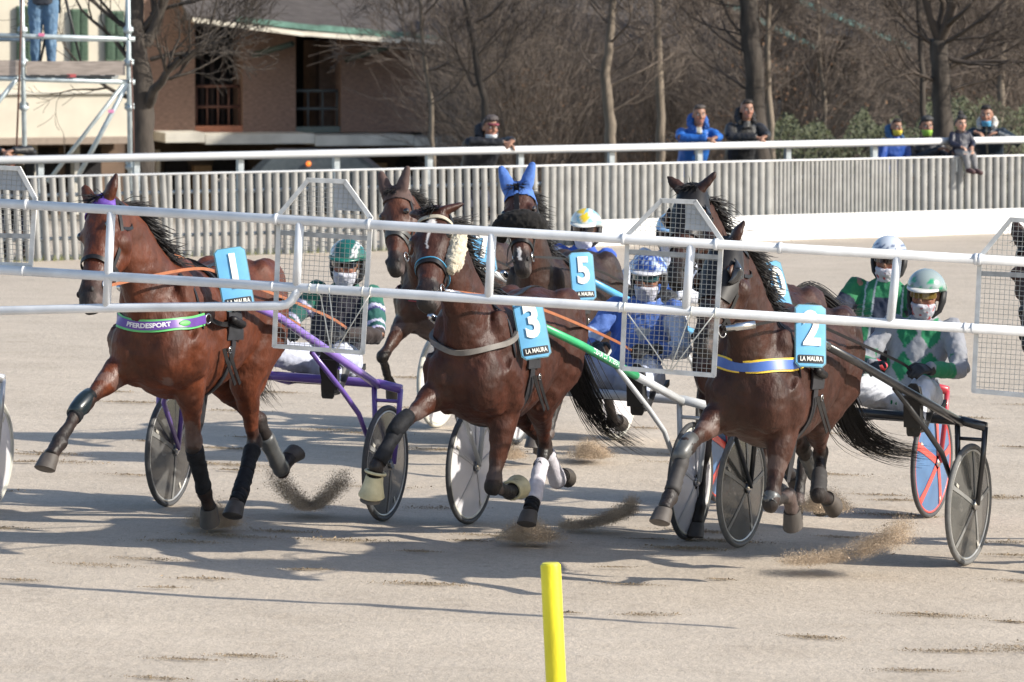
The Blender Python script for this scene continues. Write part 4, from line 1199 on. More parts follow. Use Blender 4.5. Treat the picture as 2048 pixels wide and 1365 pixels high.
POSE = {
 '1': [("f",1,[0.38,-5,0,-24,-34,-35]),("f",-1,[1.2,12,4,63,53,53]),("h",1,[31,-1,7,-27,51,60]),("h",-1,[6,-14,-5,-49,-45,-127])],
 '3': [("f",1,[-0.18,-5,-1,10,-79,-102]),("f",-1,[1.2,12,11,68,43,-15]),("h",1,[30,-8,5,-46,46,54]),("h",-1,[11,-8,1,-56,-51,-98])],
 '2': [("f",1,[0.36,-3,2,20,-93,-36]),("f",-1,[1.2,12,3,67,37,56]),("h",1,[30,-9,13,-58,60,-74]),("h",-1,[25,-3,-1,-65,-57,-39])],
 '7': [("f",1,[0.2,-3,0,-18,-30,-30]),("f",-1,[1.09,10,5,51,-50,-63]),("h",1,[25,0,5,-40,20,30]),("h",-1,[10,-5,0,-55,-40,-80])],
}
POSE['5'] = [("f",1,[0.9,4,0,52,30,10]),("f",-1,[-.1,0,0,-20,-40,-60]),("h",1,[9,-4,1,-50,-40,-90]),("h",-1,[33,0,3,-35,35,50])]
POSE['10'] = [("f",1,[-.3,0,0,5,-60,-90]),("f",-1,[.5,0,0,25,10,20]),("h",1,[30,0,3,-35,30,45]),("h",-1,[12,-5,0,-50,-45,-80])]
S_ = 1.05
SC = {'3': 1.0, '2': 1.0, '7': .92, '5': .94, '10': .97}
FR = {k: track_frame(x, y, phi, lift, SC.get(k, S_)) for k, (x, y, phi, lift) in {'1': (-1.831, 31.247, 19, .02), '3': (-.065, 30.797, 19, 0), '2': (1.475, 29.897, 19, 0), '7': (-.424, 37.599, 18, .05), '5': (.298, 36.299, 18, .03), '10': (1.465, 32.599, 18, 0)}.items()}
BAY = (.088, .0215, .0072); DBAY = (.022, .009, .006); MAH = (.046, .0125, .0058)
HH = {}
TAILD = [(-.76, 0, 1.42), (-.88, -.02, 1.30), (-.95, -.06, 1.08), (-1.0, -.10, .90), (-1.10, -.12, .75), (-1.28, -.10, .64)]
HH['1'] = build_horse('racehorse', 'bright bay horse with purple breast collar and plate 1, leading at the left', FR['1'], POSE['1'], (1.0, -.16, 1.83), (.62, .14, -.77), -16, BAY, seed=1, earspread=1.5, tail=TAILD)
HH['3'] = build_horse('racehorse', 'bay horse with plate 3, sheepskin cheek puff and pale bell boots', FR['3'], POSE['3'], (1.05, -.08, 1.95), (.71, .20, -.67), 4, MAH, seed=2, ears='back', blaze=[(.06, .16, .028), (.16, .30, .008)], tail=[(-.76, 0, 1.42), (-.87, .02, 1.30), (-.93, .07, 1.08), (-.99, .15, .86), (-1.07, .26, .67), (-1.24, .42, .54)])
HH['2'] = build_horse('racehorse', 'dark bay horse with plate 2, blinker hood and blue breast collar at the right', FR['2'], POSE['2'], (1.05, -.05, 1.87), (.64, .0, -.77), -18, (.038, .0115, .006), seed=3, earspread=2.0, tail=[(-.76, 0, 1.42), (-.87, .02, 1.22), (-.93, .05, .94), (-1.0, .14, .76), (-1.14, .28, .66), (-1.34, .45, .62)])
HH['7'] = build_horse('racehorse', 'bay horse with plate 7 and brown ear hood, behind at the left', FR['7'], POSE['7'], (1.15, -.09, 1.89), (.53, .18, -.83), -6, (.032, .013, .008), seed=4, tail=TAILD, facebrown=(.070, .022, .0105))
HH['5'] = build_horse('racehorse', 'dark horse with plate 5, blue ear hood and thick black nose roll', FR['5'], POSE['5'], (1.10, .01, 1.975), (.55, .24, -.80), 8, DBAY, seed=5, blaze=[(.10, .2, .012), (.5, .6, .014)], facebrown=(.050, .017, .010), tail=TAILD)
HH['10'] = build_horse('racehorse', 'dark bay horse with plate 10 and black blinker hood, head held highest', FR['10'], POSE['10'], (1.02, -.18, 2.11), (.64, .05, -.77), -4, (.042, .014, .0075), seed=6, earspread=3.0, tail=[(-.76, 0, 1.42), (-.90, .05, 1.44), (-1.02, .10, 1.38), (-1.14, .16, 1.30), (-1.26, .22, 1.26), (-1.40, .28, 1.27)])

# ------------------------------------------------------------------ what each horse wears
SHEEP = M('sheepskin', (.56, .50, .38), .95, var=.25, scale=40, bump=.012, bscale=70, sheen=.3)
BELL = M('bell_boot_rubber', (.46, .42, .27), .55, var=.2, scale=18)
BAND = M('white_bandage', (.55, .53, .58), .85, var=.12, scale=30, bump=.003, bscale=60)
BOOTB = M('black_boot', (.012, .013, .016), .7, var=.4, scale=30, bump=.003, bscale=40, spec=.2)
BOOTG = M('grey_boot', (.075, .078, .08), .4, var=.2, scale=20, coat=.2)
TAN = M('tan_rein', (.36, .13, .06), .5, var=.15, scale=30)
PURP = M('purple_vinyl', (.13, .055, .30), .4, var=.1, scale=20)
GREEN_E = M('green_edge', (.12, .50, .16), .5)
YEL_E = M('yellow_edge', (.80, .55, .05), .5)
BLUE_V = M('blue_vinyl', (.05, .13, .42), .4, var=.1)
NUMS = {'1': ('1', .42), '3': ('3', .46), '2': ('2', .56), '7': ('7', .46), '5': ('5', .68), '10': ('10', .86)}
for k_, h in HH.items():
    saddle(h, .30 if k_ != '1' else .18)
    H = h['head']
    nm, px_ = NUMS[k_]
    number_plate(h, nm, px_, {'3': .30, '2': .29, '10': .30}.get(k_, .36), {'1': 1.44, '3': 1.33, '2': 1.40, '7': 1.47, '5': 1.385, '10': 1.55}[k_], yaw=34, tilt={'1': 9, '3': 9, '2': -2, '7': 7, '5': 3, '10': 14}[k_])
    # girth buckle straps hanging at the left side
    p, n = hit(h, (.30, 0, 1.1), (0, 1, -.1), .02)
    for dx in (0, .07): free_strap(h, [p + V((dx - .05, .0, -.02)), p + V((dx - .08, .02, -.12)), p + V((dx - .14, .035, -.22))], .022, .004, LEATH, 'hanging_strap')
    ring_metal(h, p + V((-.05, .01, -.03)), (0, 1, 0), .018, .003, 'buckle')
def collar_text(h, ps, ns, sd, body, i0, i1, size, mat, w=0):
    """lettering that follows the breast collar between two points of its centre line"""
    me = text_mesh(body, size, .0012, .0008); c = coords(me); x0, x1 = c[:, 0].min(), c[:, 0].max(); out = np.empty_like(c)
    for i, p in enumerate(c):
        t = i0 + (i1 - i0) * (p[0] - x0) / (x1 - x0); j = min(int(t), len(ps) - 2); u = t - j
        q = ps[j].lerp(ps[j + 1], u); n = ns[j].lerp(ns[j + 1], u); s = sd[j].lerp(sd[j + 1], u)
        if s.z < 0: s = -s
        out[i] = q + s * p[1] + n * (.0115 + p[2])
    setcoords(me, out); obj('lettering', me, mat, h['root'], smooth=False)
def attach_collar(h, ps, side=1):
    for s, e in ((1, ps[-1]), (-1, ps[0])):
        ring_metal(h, e + V((-.03, .01 * s, 0)), (.2, 1 * s, 0), .026, .005, 'collar_ring')
        p, n = hit(h, (.26, 0, 1.15), (0, s, .12), .012)
        free_strap(h, [e + V((-.04, .012 * s, 0)), e.lerp(p, .5) + V((0, .02 * s, -.01)), p], .026, .005, LEATH, 'trace_strap')
    a = ps[len(ps) // 2 + 9]; b = ps[len(ps) // 2 - 9]
    strap_rays(h, [((.42, 0, 1.18 + .0 * k), (math.cos(rad(48 - 2.6 * k)) * .85, math.sin(rad(48 - 2.6 * k)) + .25, -.05 + k * .16)) for k in range(12)], .02, .005, LEATH, 'neck_strap', sm=3)
# 1: purple collar, black noseband, purple brow cover
h = HH['1']; bridle(h, .40, LEATH, .024, brow_mat=PURP)
o_, ps, ns, sd = breast(h, PURP, .046, edge=GREEN_E, z0=1.26, z1=1.185, a0=-95, a1=62); attach_collar(h, ps)
collar_text(h, ps, ns, sd, 'PFERDESPORT', 17.6, 25.4, .034, M('letter_white', (.75, .74, .78), .6))
mb = MB(); j = 28; e_ = (ps[j + 1] - ps[j - 1]).normalized(); mb.ell(ps[j] + ns[j] * .010, (.040, .004, .016), m=Matrix((e_, ns[j], sd[j])).transposed()); obj('badge', mb, M('badge_green', (.10, .42, .10), .5), h['root'])
H = h['head']; mb = MB(); mb.loft([[H.surf(t, a, .010) for a in np.linspace(-70, 70, 14)] + [H.surf(t, a, .002) for a in np.linspace(70, -70, 14)] for t in (-.03, 0, .03, .06)]); obj('brow_cover', mb, M('purple_cloth', (.13, .06, .34), .7, var=.3, scale=40), h['root'])
knee_boot(h, 1, 1, M('knee_boot_teal', (.009, .017, .022), .3, coat=.3)); boot(h, 0, 1, .02, .55, .061, .050, BOOTB); boot(h, 0, 1, .5, .95, .049, .053, BOOTB); boot(h, 1, 1, .0, .35, .054, .045, BOOTB)
boot(h, 2, 2, .12, .6, .056, .047, BOOTB); boot(h, 2, 2, .62, 1.02, .049, .056, BOOTB); boot(h, 3, 2, .25, 1.0, .052, .056, BOOTG); boot(h, 2, 3, .0, .5, .053, .050, BOOTB)
rein(h, [H.pt(.52, .075, -.06), (.70, .24, 1.50), (.24, .262, 1.43), (-.3, .31, 1.32), (-1.1, .32, 1.16), (-1.36, .34, 1.08)], TAN); rein(h, [H.pt(.52, -.075, -.06), (.62, -.22, 1.52), (.30, -.20, 1.62), (-.3, -.16, 1.45), (-1.36, .06, 1.08)], TAN)
# 3: cheek puff, blue lined noseband, grey collar, bell boots, bandages
h = HH['3']; bridle(h, .40, LEATH, .034, brow_mat=M('beige_brow', (.42, .38, .30), .8)); H = h['head']
head_ring(h, .387, .006, .004, M('blue_lining', (.05, .24, .40), .5), 'noseband_lining', tilt=-.03, off=.010)
for s in (1,):
    mb = MB(); mb.tube([H.pt(.10, .125 * s, -.02), H.pt(.15, .135 * s, -.03), H.pt(.25, .13 * s, -.045), H.pt(.35, .115 * s, -.05), H.pt(.40, .10 * s, -.05)], [.03, .052, .055, .05, .025], 14)
    me = remesh(mb, .009, 2); wrinkle(me, .009, 55, 3); obj('cheek_puff', me, SHEEP, h['root'])
o_, ps, ns, sd = breast(h, M('grey_collar', (.17, .155, .14), .6, var=.2), .030, th=.022, z0=1.37, z1=1.20, a0=-95, a1=72); attach_collar(h, ps)
bell_boot(h, 0, BELL); bell_boot(h, 1, BELL); boot(h, 2, 2, .30, 1.05, .050, .057, BAND, 'bandage'); boot(h, 3, 2, .30, 1.05, .052, .062, BAND, 'bandage'); boot(h, 2, 2, .36, .385, .0525, .0525, BOOTB, 'tape')
knee_boot(h, 1, 1, BOOTB); boot(h, 1, 1, .1, .9, .05, .05, BOOTB); boot(h, 2, 3, .02, .45, .052, .050, BOOTB)
mb = MB(); mb.tube([H.pt(.52, .075, -.06), H.pt(.52, .075, -.06).lerp(V((.35, .3, 1.45)), .25)], .011, 8); obj('bit_burr', mb, METALM, h['root'])
rein(h, [H.pt(.52, .075, -.06), (.70, .24, 1.50), (.24, .262, 1.43), (-.3, .31, 1.32), (-1.1, .32, 1.16), (-1.36, .34, 1.08)], TAN); rein(h, [H.pt(.52, -.075, -.06), (.62, -.22, 1.48), (.30, -.20, 1.6), (-.3, -.1, 1.42), (-1.36, .06, 1.08)], TAN)
# 2: hood with cups, blue collar
h = HH['2']; H = h['head']; hood(h, .36); bridle(h, .44, LEATH, .03, brow=False)
o_, ps, ns, sd = breast(h, BLUE_V, .052, edge=YEL_E, z0=1.27, z1=1.235, a0=-95, a1=66); attach_collar(h, ps)
knee_boot(h, 1, 1, BOOTG); boot(h, 0, 0, .90, .99, .056, .056, BOOTG, 'knee_strap'); boot(h, 1, 1, .2, .9, .048, .05, M('dusty_boot', (.035, .032, .032), .7)); boot(h, 2, 2, .45, 1.0, .05, .056, M('dusty_boot', (.035, .032, .032), .7)); boot(h, 3, 2, .2, .8, .05, .05, BOOTG)
mb = MB(); a_ = H.pt(.50, .08, -.06); b_ = a_ + V((-.10, .13, .02)); mb.tube([a_, a_.lerp(b_, .3), a_.lerp(b_, .35), b_], [.016, .016, .022, .022], 10); obj('bit_burr', mb, METALM, h['root'])
rein(h, [H.pt(.52, .075, -.06), (.70, .24, 1.50), (.24, .262, 1.43), (-.3, .31, 1.32), (-1.1, .36, 1.16), (-1.36, .38, 1.08)]); rein(h, [H.pt(.52, -.075, -.06), (.62, -.22, 1.44), (.30, -.20, 1.58), (-.3, -.1, 1.38), (-1.36, .08, 1.08)])
# 7: brown ear hood, double noseband, dark red collar
h = HH['7']; ear_hood(h, M('brown_cloth', (.085, .052, .045), .85, var=.15, scale=30)); bridle(h, .36, M('dark_grey_strap', (.05, .05, .048), .5), .03, double=True)
breast(h, M('navy_collar', (.04, .045, .07), .6), .05, edge=M('red_edge', (.25, .03, .04), .5), z0=1.2, z1=1.12)
rein(h, [h['head'].pt(.52, .075, -.06), (.70, .24, 1.50), (.24, .262, 1.43), (-.3, .31, 1.32), (-1.36, .36, 1.08)]); rein(h, [h['head'].pt(.52, -.075, -.06), (.62, -.22, 1.44), (.30, -.20, 1.58), (-1.36, .08, 1.08)])
# 5: blue ear hood, thick shadow roll
h = HH['5']; H = h['head']; ear_hood(h, M('blue_cloth', (.07, .16, .46), .85, var=.12, scale=30, bump=.002)); bridle(h, .46, LEATH, .026)
mb = MB(); mb.tube([H.surf(.32, a, .055) for a in np.linspace(-95, 95, 13)], [.030, .055, .066, .070, .074, .076, .078, .076, .074, .070, .066, .055, .030], 12)
me = remesh(mb, .010, 2); wrinkle(me, .010, 30, 5); obj('nose_roll', me, M('black_fleece', (.008, .007, .007), .98, var=.3, scale=50), h['root'])
head_long(h, -.02, .28, 0, 0, .035, .008, LEATH, 'face_strap')
breast(h, LEATH, .05, z0=1.2, z1=1.12)
rein(h, [H.pt(.52, .075, -.06), (.70, .24, 1.50), (.24, .262, 1.43), (-.3, .31, 1.32), (-1.36, .36, 1.08)]); rein(h, [H.pt(.52, -.075, -.06), (.62, -.22, 1.44), (.30, -.20, 1.58), (-1.36, .08, 1.08)])
# 10: hood with cups, pink marked noseband
h = HH['10']; H = h['head']; hood(h, .34); bridle(h, .44, LEATH, .028, brow=True, brow_mat=M('brown_leather', (.05, .03, .022), .4))
head_ring(h, .40, .016, .004, M('pink_trim', (.55, .08, .13), .5), 'noseband_trim', -70, 70, off=.012)
breast(h, LEATH, .05, z0=1.2, z1=1.12)
rein(h, [H.pt(.52, .075, -.06), (.70, .24, 1.50), (.24, .262, 1.43), (-.3, .31, 1.32), (-1.36, .36, 1.08)]); rein(h, [H.pt(.52, -.075, -.06), (.62, -.22, 1.5), (.30, -.20, 1.6), (-1.36, .08, 1.08)])
# ================================================================== sulkies
TYRE = M('tyre_rubber', (.055, .056, .06), .65, var=.2, scale=30)
def wheel(root, y, side, rim_c, disc, tyre=None, spokes=None, hubm=None):
    """disc wheel standing in the root frame with its hub at (0, y, .35)"""
    w = thing_child('wheel', root)
    def ringmesh(r0, r1, wd, n=64, bulge=True):
        mb = MB(); rings = []
        for k in range(n):
            a = 2 * math.pi * k / n; d = V((math.cos(a), 0, math.sin(a)))
            c = V((0, y, .35)); m_ = (r0 + r1) / 2; h = (r1 - r0) / 2
            rings.append([c + d * (m_ + h * math.cos(b)) + V((0, wd * math.sin(b), 0)) for b in [2 * math.pi * j / 10 for j in range(10)]])
        rings.append(rings[0]); mb.loft(rings, caps=False); return mb
    for nm, mb, m in (('tyre', ringmesh(.318, .350, .0165), tyre or TYRE), ('rim', ringmesh(.303, .321, .011), rim_c)):
        o = obj(nm, mb, m, None); o.parent = w
    mb = MB()
    for s in (-1, 1):
        rings = []
        for r, dy in ((.045, .036), (.12, .030), (.22, .019), (.305, .007)):
            rings.append([V((r * math.cos(2 * math.pi * k / 56), y + dy * s, .35 + r * math.sin(2 * math.pi * k / 56))) for k in range(56)])
        mb.loft(rings, caps=False)
    o = obj('disc', mb, disc, None); o.parent = w
    mb = MB(); mb.tube([(0, y - .055, .35), (0, y - .05, .35), (0, y + .05, .35), (0, y + .06, .35)], [.018, .03, .03, .014], 16); o = obj('hub', mb, hubm or METALM, None, angle=40); o.parent = w
    if spokes:
        n, m, r0, wd = spokes
        for k in range(n):
            a = 2 * math.pi * k / n + .4; d = V((math.cos(a), 0, math.sin(a))); t = V((-math.sin(a), 0, math.cos(a)))
            mb = MB()
            for s in (-1, 1):
                q = [V((0, y, .35)) + d * r + t * ww + V((0, s * (dy + .002), 0)) for r, ww, dy in ((.04, wd, .0365), (.13, wd, .029), (.22, wd, .019), (.305, wd * 1.25, .007), (.305, -wd * 1.25, .007), (.22, -wd, .019), (.13, -wd, .029), (.04, -wd, .0365))]
                mb.prism(q, (0, s * .002, 0))
            o = obj('spoke', mb, m, None, smooth=False); o.parent = w
    # valve stem and balance patches
    for a in (4.2, 2.3, .5):
        d = V((math.cos(a), 0, math.sin(a))); t = V((-math.sin(a), 0, math.cos(a))); mb = MB()
        for s in (-1, 1): mb.obox(V((0, y, .35)) + d * .262 + V((0, s * .0165, 0)), d * .020, t * .009, (0, .0012, 0))
        o = obj('patch', mb, M('disc_patch', (.45, .43, .38), .5), None, smooth=False); o.parent = w
    return w
def thing_child(name, root):
    o = bpy.data.objects.new(name, None); COL.objects.link(o); o.parent = root; o.empty_display_size = .1; return o
def sulky(label, x, y, phi, tubem, shaftm, rim, disc, tyre=None, spokes=None, seatm=None, lat=.08, tip=1.75, horse=None, rear=None, hubm=None, lettering=None, brace='fork'):
    r = thing('sulky', label, 'sulky', mat=track_frame(x, y, phi, 0, 1.0), group='racing sulkies')
    Wd = .705
    def tb(nm, pts, rr, n=10, m=tubem):
        mb = MB(); mb.tube(pts, rr, n); return obj(nm, mb, m, r)
    tb('crossbar', [(0, -Wd - .09, .80), (.0, -Wd + .05, .825), (0, 0, .835), (0, Wd - .05, .825), (0, Wd + .09, .80)], .028)
    for s in (-1, 1):
        f = tb('fork', [(0, (Wd + .085) * s, .80), (.005, (Wd + .08) * s, .62), (.0, (Wd + .055) * s, .35)], [.017, .016, .015], 10)
        tb('fork', [(0, (Wd - .085) * s, .82), (.0, (Wd - .075) * s, .62), (.0, (Wd - .055) * s, .35)], [.017, .016, .015], 10)
        tb('fork_bridge', [(0, (Wd - .08) * s, .725), (0, (Wd + .08) * s, .725)], .011, 8)
        tb('brace', [(.78, (.50 + lat * .3 * s * 0) * s + lat * .4, 1.05), (.40, (Wd - .14) * s + lat * .2, .80), (.27, (Wd - .07) * s, .66), (.0, (Wd - .06) * s, .36)], [.015, .016, .016, .013], 10)
        path = [(.0, (Wd - .06) * s, .815), (.35, (Wd - .15) * s + lat * .2, .90), (.85, (.44) * s + lat * .5, 1.09), (1.35, .345 * s + lat, 1.29), (tip, .305 * s + lat, 1.42)]
        if horse is not None:
            mi = r.matrix_basis.inverted() @ FR[horse]; e = mi @ V((.30, .315 * s, 1.33)); q = mi @ V((-.25, .36 * s, 1.20)); a0 = V((0, (Wd - .06) * s, .815)); m0 = a0.lerp(q, .5) + V((0, .02 * s, -.01)); path = [a0, a0.lerp(m0, .55), m0, q, e]
        if rear:
            tb('shaft', path[:3], .025, 12, rear); tb('shaft', path[2:], [.025, .024, .022], 12, shaftm)
        else: tb('shaft', path, [.025, .025, .025, .024, .022], 12, shaftm)
        if s == 1: LP = (V(path[3]), V(path[2]))
        tb('shaft_tip', [path[-1], V(path[-1]) + V((.11, -.004 * s, .035))], [.0235, .02], 10, METALM)
        sp = V((.46, (.50) * s + lat * .3, .90))
        mb = MB(); mb.obox(sp, (.012, 0, .09), (0, .05, 0), (.02, 0, -.002)); mb2 = mb; obj('stirrup', mb, M('stirrup_black', (.02, .02, .02), .5), r, smooth=False)
        tb('stirrup_bar', [sp + V((0, .0, .02)), (.46, (.565) * s + lat * .25, .945)], .010, 8)
        wheel(r, Wd * s, s, rim, disc, tyre, spokes, hubm)
    # seat on two bent tubes behind the bar
    for s in (-1, 1): tb('seat_stay', [(0, .2 * s + .12, .83), (-.22, .17 * s + .14, .78), (-.42, .13 * s + .16, .80)], .014)
    mb = MB()
    rings = []
    for t in np.linspace(0, 1, 9):
        rings.append([V((-.16 - .42 * t, .17 + w_, .815 + .10 * max(0, t - .55) ** 1.2 * 2 - .012 * math.cos(w_ * 12))) for w_ in np.linspace(-.16, .16, 9)] + [V((-.16 - .42 * t, .17 + w_, .785 + .10 * max(0, t - .55) ** 1.2 * 2)) for w_ in np.linspace(.16, -.16, 9)])
    mb.loft(rings); obj('seat', mb, seatm or M('seat_black', (.02, .02, .022), .5), r, angle=50)
    if lettering:
        txt, s, mat, i0 = lettering
        me = text_mesh(txt, .042, .0006, .0006); c = coords(me); out = np.empty_like(c)
        A, B = LP; d = (B - A).normalized(); n = V((.35, .94 * s, .1)); n = (n - d * n.dot(d)).normalized(); u = n.cross(d)
        if u.z < 0: u = -u
        for i, p in enumerate(c): out[i] = A.lerp(B, i0) + d * p[0] + u * p[1] + n * (.0248 - p[1] ** 2 * 18 + p[2])
        setcoords(me, out); obj('lettering', me, mat, r, smooth=False)
    return r
PTUBE = M('purple_paint', (.15, .085, .36), .3, var=.08, scale=10, coat=.4)
PSHAFT = M('purple_shaft', (.26, .16, .52), .3, var=.22, scale=14, coat=.4)
WTUBE = M('white_tube', (.56, .58, .60), .35, var=.08, coat=.3)
GSHAFT = M('green_white_shaft', (.05, .42, .17), .35, var=.1, coat=.3)
BTUBE = M('black_tube', (.020, .021, .024), .3, var=.2, coat=.4)
SMOKE = M('smoky_disc', (.085, .085, .085), .22, var=.15, scale=8, alpha=.88, coat=.5)
CLEAR = M('milky_disc', (.66, .65, .69), .3, var=.08, scale=6, alpha=.95, coat=.4)
DARKD = M('dark_disc', (.085, .085, .08), .2, var=.2, scale=8, alpha=.90, coat=.5)
BLUED = M('blue_disc', (.07, .16, .32), .3, var=.15, scale=8, coat=.4)
RIMG = M('rim_alloy', (.50, .50, .49), .3, metal=.6)
RIMW = M('rim_cream', (.62, .61, .55), .4)
RIMR = M('rim_red', (.62, .085, .07), .4, coat=.3)
RTUBE = M('red_tube', (.42, .03, .045), .3, coat=.4)
LBT = M('light_blue_tube', (.08, .34, .62), .35, coat=.3)
GREYR = M('tyre_grey', (.12, .12, .118), .7, var=.15, scale=30)
SPG = M('spoke_grey', (.20, .20, .195), .35, var=.1)
SULKY = {}
AX = {'1': (-1.43, 32.7), '3': (.39, 32.16), '2': (1.963, 31.27), '7': (.10, 38.95), '5': (.70, 37.8), '10': (1.955, 33.95)}
SULKY['1'] = sulky('purple sulky with smoky grey disc wheels behind the leading bay horse', *AX['1'], 20.5, PTUBE, PSHAFT, RIMG, SMOKE, spokes=(3, SPG, 0, .012), horse='1')
SULKY['3'] = sulky('white sulky with green shafts and milky white disc wheels', *AX['3'], 23, WTUBE, GSHAFT, RIMW, CLEAR, horse='3', rear=WTUBE, spokes=(5, M('spoke_pale', (.52, .51, .53), .4), 0, .01), lettering=('TEAM DI STEFANO', 1, M('letter_white', (.75, .74, .78), .6), .45))
SULKY['2'] = sulky('black sulky with dark see-through disc wheels nearest the camera', *AX['2'], 25.5, BTUBE, BTUBE, RIMG, DARKD, horse='2', tyre=GREYR, spokes=(5, SPG, 0, .011))
SULKY['10'] = sulky('dark red sulky with red rimmed blue disc wheels', *AX['10'], 24.5, RTUBE, RTUBE, RIMR, BLUED, horse='10', spokes=(5, RIMR, 0, .022))
SULKY['7'] = sulky('white sulky with cream rimmed wheels, farthest back', *AX['7'], 24, WTUBE, WTUBE, RIMW, CLEAR, tyre=M('tyre_cream', (.5, .49, .44), .6), horse='7')
SULKY['5'] = sulky('sulky with light blue shafts in the second row', *AX['5'], 18, WTUBE, LBT, RIMG, CLEAR, horse='5')
SULKY['left'] = sulky('silver sulky with cream tyre cut off by the left edge', -3.80, 32.55, 19, M('silver_tube', (.5, .5, .5), .3, metal=.5), WTUBE, RIMW, CLEAR, tyre=M('tyre_cream', (.5, .49, .44), .6))
# ================================================================== people
SKINM = M('skin', rough=.5, var=.08, scale=25, attr=True, spec=.4)
CLOTH = M('cloth', rough=.82, var=.10, scale=18, attr=True, bump=.003, bscale=45, sheen=.1)
NYLON = M('nylon', rough=.5, var=.08, scale=10, attr=True, bump=.003, bscale=30)
SHELL = M('helmet_shell', rough=.22, var=.05, scale=10, attr=True, coat=.6)
SKIN = (.27, .145, .098)
def nearest(c, segs):
    best = np.full(len(c), 9e9); idx = np.zeros(len(c), int); tt = np.zeros(len(c))
    for i, (a, b, r) in enumerate(segs):
        a = np.array(a); b = np.array(b); ab = b - a; t = np.clip(((c - a) @ ab) / (ab @ ab), 0, 1)
        d = np.linalg.norm(c - (a + t[:, None] * ab), axis=1) - r; m = d < best
        best[m] = d[m]; idx[m] = i; tt[m] = t[m]
    return idx, tt
def hand(mb, w, d, n, side, s=1.0, curl=1.0):
    """palm, four unequal bent fingers and a thumb; d along the hand, n out of the back of the hand"""
    w = V(w); d = V(d).normalized(); n = V(n); n = (n - d * n.dot(d)).normalized(); lat = d.cross(n) * side    # towards the thumb
    mb.tube([w - d * .03 * s, w, w + d * .04 * s, w + d * .085 * s], [.026 * s, .026 * s, .037 * s, .038 * s], 10, flat=.48, up=lat)
    for k, (o, L_) in enumerate(((.028, .075), (.010, .083), (-.009, .077), (-.027, .060))):
        p = w + d * .082 * s + lat * o * s; dd = d; pts = [p - d * .02 * s, p]; c_ = (.55 + .06 * k) * curl
        for q, fr in enumerate((.45, .32, .23)):
            ang = c_ * (1.0 if q else .8); dd = (dd * math.cos(ang) - n * math.sin(ang) * 1.0).normalized() if q or True else dd
            pts.append(pts[-1] + dd * L_ * fr * s); n_ = n
            n = n
        mb.tube(pts, [.0105 * s, .0105 * s, .0098 * s, .009 * s, .0075 * s], 8)
    t0 = w + d * .03 * s + lat * .030 * s; td = (d * .55 + lat * .75 - n * .25).normalized(); t1 = t0 + td * .035 * s; td2 = (d * .85 + lat * .1 - n * .5 * curl).normalized(); t2 = t1 + td2 * .03 * s; t3 = t2 + (td2 - n * .4 * curl - lat * .2).normalized() * .024 * s
    mb.tube([t0 - td * .02 * s, t0, t1, t2, t3], [.016 * s, .0145 * s, .012 * s, .0105 * s, .008 * s], 8)
class HF:
    """head frame: x out of the face, y to the person's left, z up"""
    def __init__(s, c, fwd, up=(0, 0, 1), k=1.0):
        s.c = V(c); s.x = V(fwd).normalized(); u = V(up); s.z = (u - s.x * u.dot(s.x)).normalized(); s.y = s.z.cross(s.x); s.k = k
        s.m = Matrix((s.x, s.y, s.z)).transposed()
    def p(s, x, y, z): return s.c + (s.x * x + s.y * y + s.z * z) * s.k
def head_shape(mb, h):
    k = h.k
    def E(c, r): mb.ell(h.p(*c), [q * k for q in r], 16, 10, m=h.m)
    E((-.012, 0, .035), (.098, .077, .088)); E((.022, 0, -.02), (.074, .066, .092)); E((.045, 0, -.082), (.042, .044, .032)); E((.012, 0, -.07), (.06, .056, .045))
    E((.080, 0, .034), (.020, .052, .013)); E((.066, .036, -.022), (.026, .026, .022)); E((.066, -.036, -.022), (.026, .026, .022))
    mb.tube([h.p(.088, 0, .028), h.p(.101, 0, .002), h.p(.113, 0, -.022)], [.009 * k, .011 * k, .015 * k], 10)
    E((.100, 0, -.028), (.014, .018, .010)); E((.083, 0, -.058), (.015, .026, .0085)); E((.082, 0, -.069), (.013, .022, .007))
    for s in (-1, 1): E((-.008, .079 * s, -.005), (.020, .010, .032))
def head_tint(c, h, skin, col):
    rel = (c - np.array(h.c)) / h.k; x = rel @ np.array(h.x); y = rel @ np.array(h.y); z = rel @ np.array(h.z)
    d = np.sqrt(x * x + y * y + z * z); m = d < .17
    lips = m & (np.abs(z + .063) < .011) & (np.abs(y) < .027) & (x > .075); col[lips] = (.30, .12, .10)
    brow = m & (np.abs(z - .036) < .007) & (np.abs(np.abs(y) - .032) < .020) & (x > .06); col[brow] = (.05, .035, .03)
    eye = m & (np.abs(z - .012) < .014) & (np.abs(np.abs(y) - .031) < .019) & (x > .055); col[eye] *= .62
    chk = m & (np.abs(z + .02) < .03) & (np.abs(np.abs(y) - .038) < .022) & (x > .04); col[chk] = col[chk] * np.array((1.12, .92, .9))
    return col
def eyes(root, h):
    for s in (-1, 1):
        mb = MB(); mb.ell(h.p(.078, .031 * s, .013), [.0125 * h.k] * 3, 10, 8); o = obj('eye', mb, M('eye_white', (.55, .52, .50), .2), root)
        mb = MB(); mb.ell(h.p(.0875, .031 * s, .013), [.0055 * h.k] * 3, 8, 6); q = obj('iris', mb, M('iris_dark', (.03, .02, .015), .1), None); q.parent = o
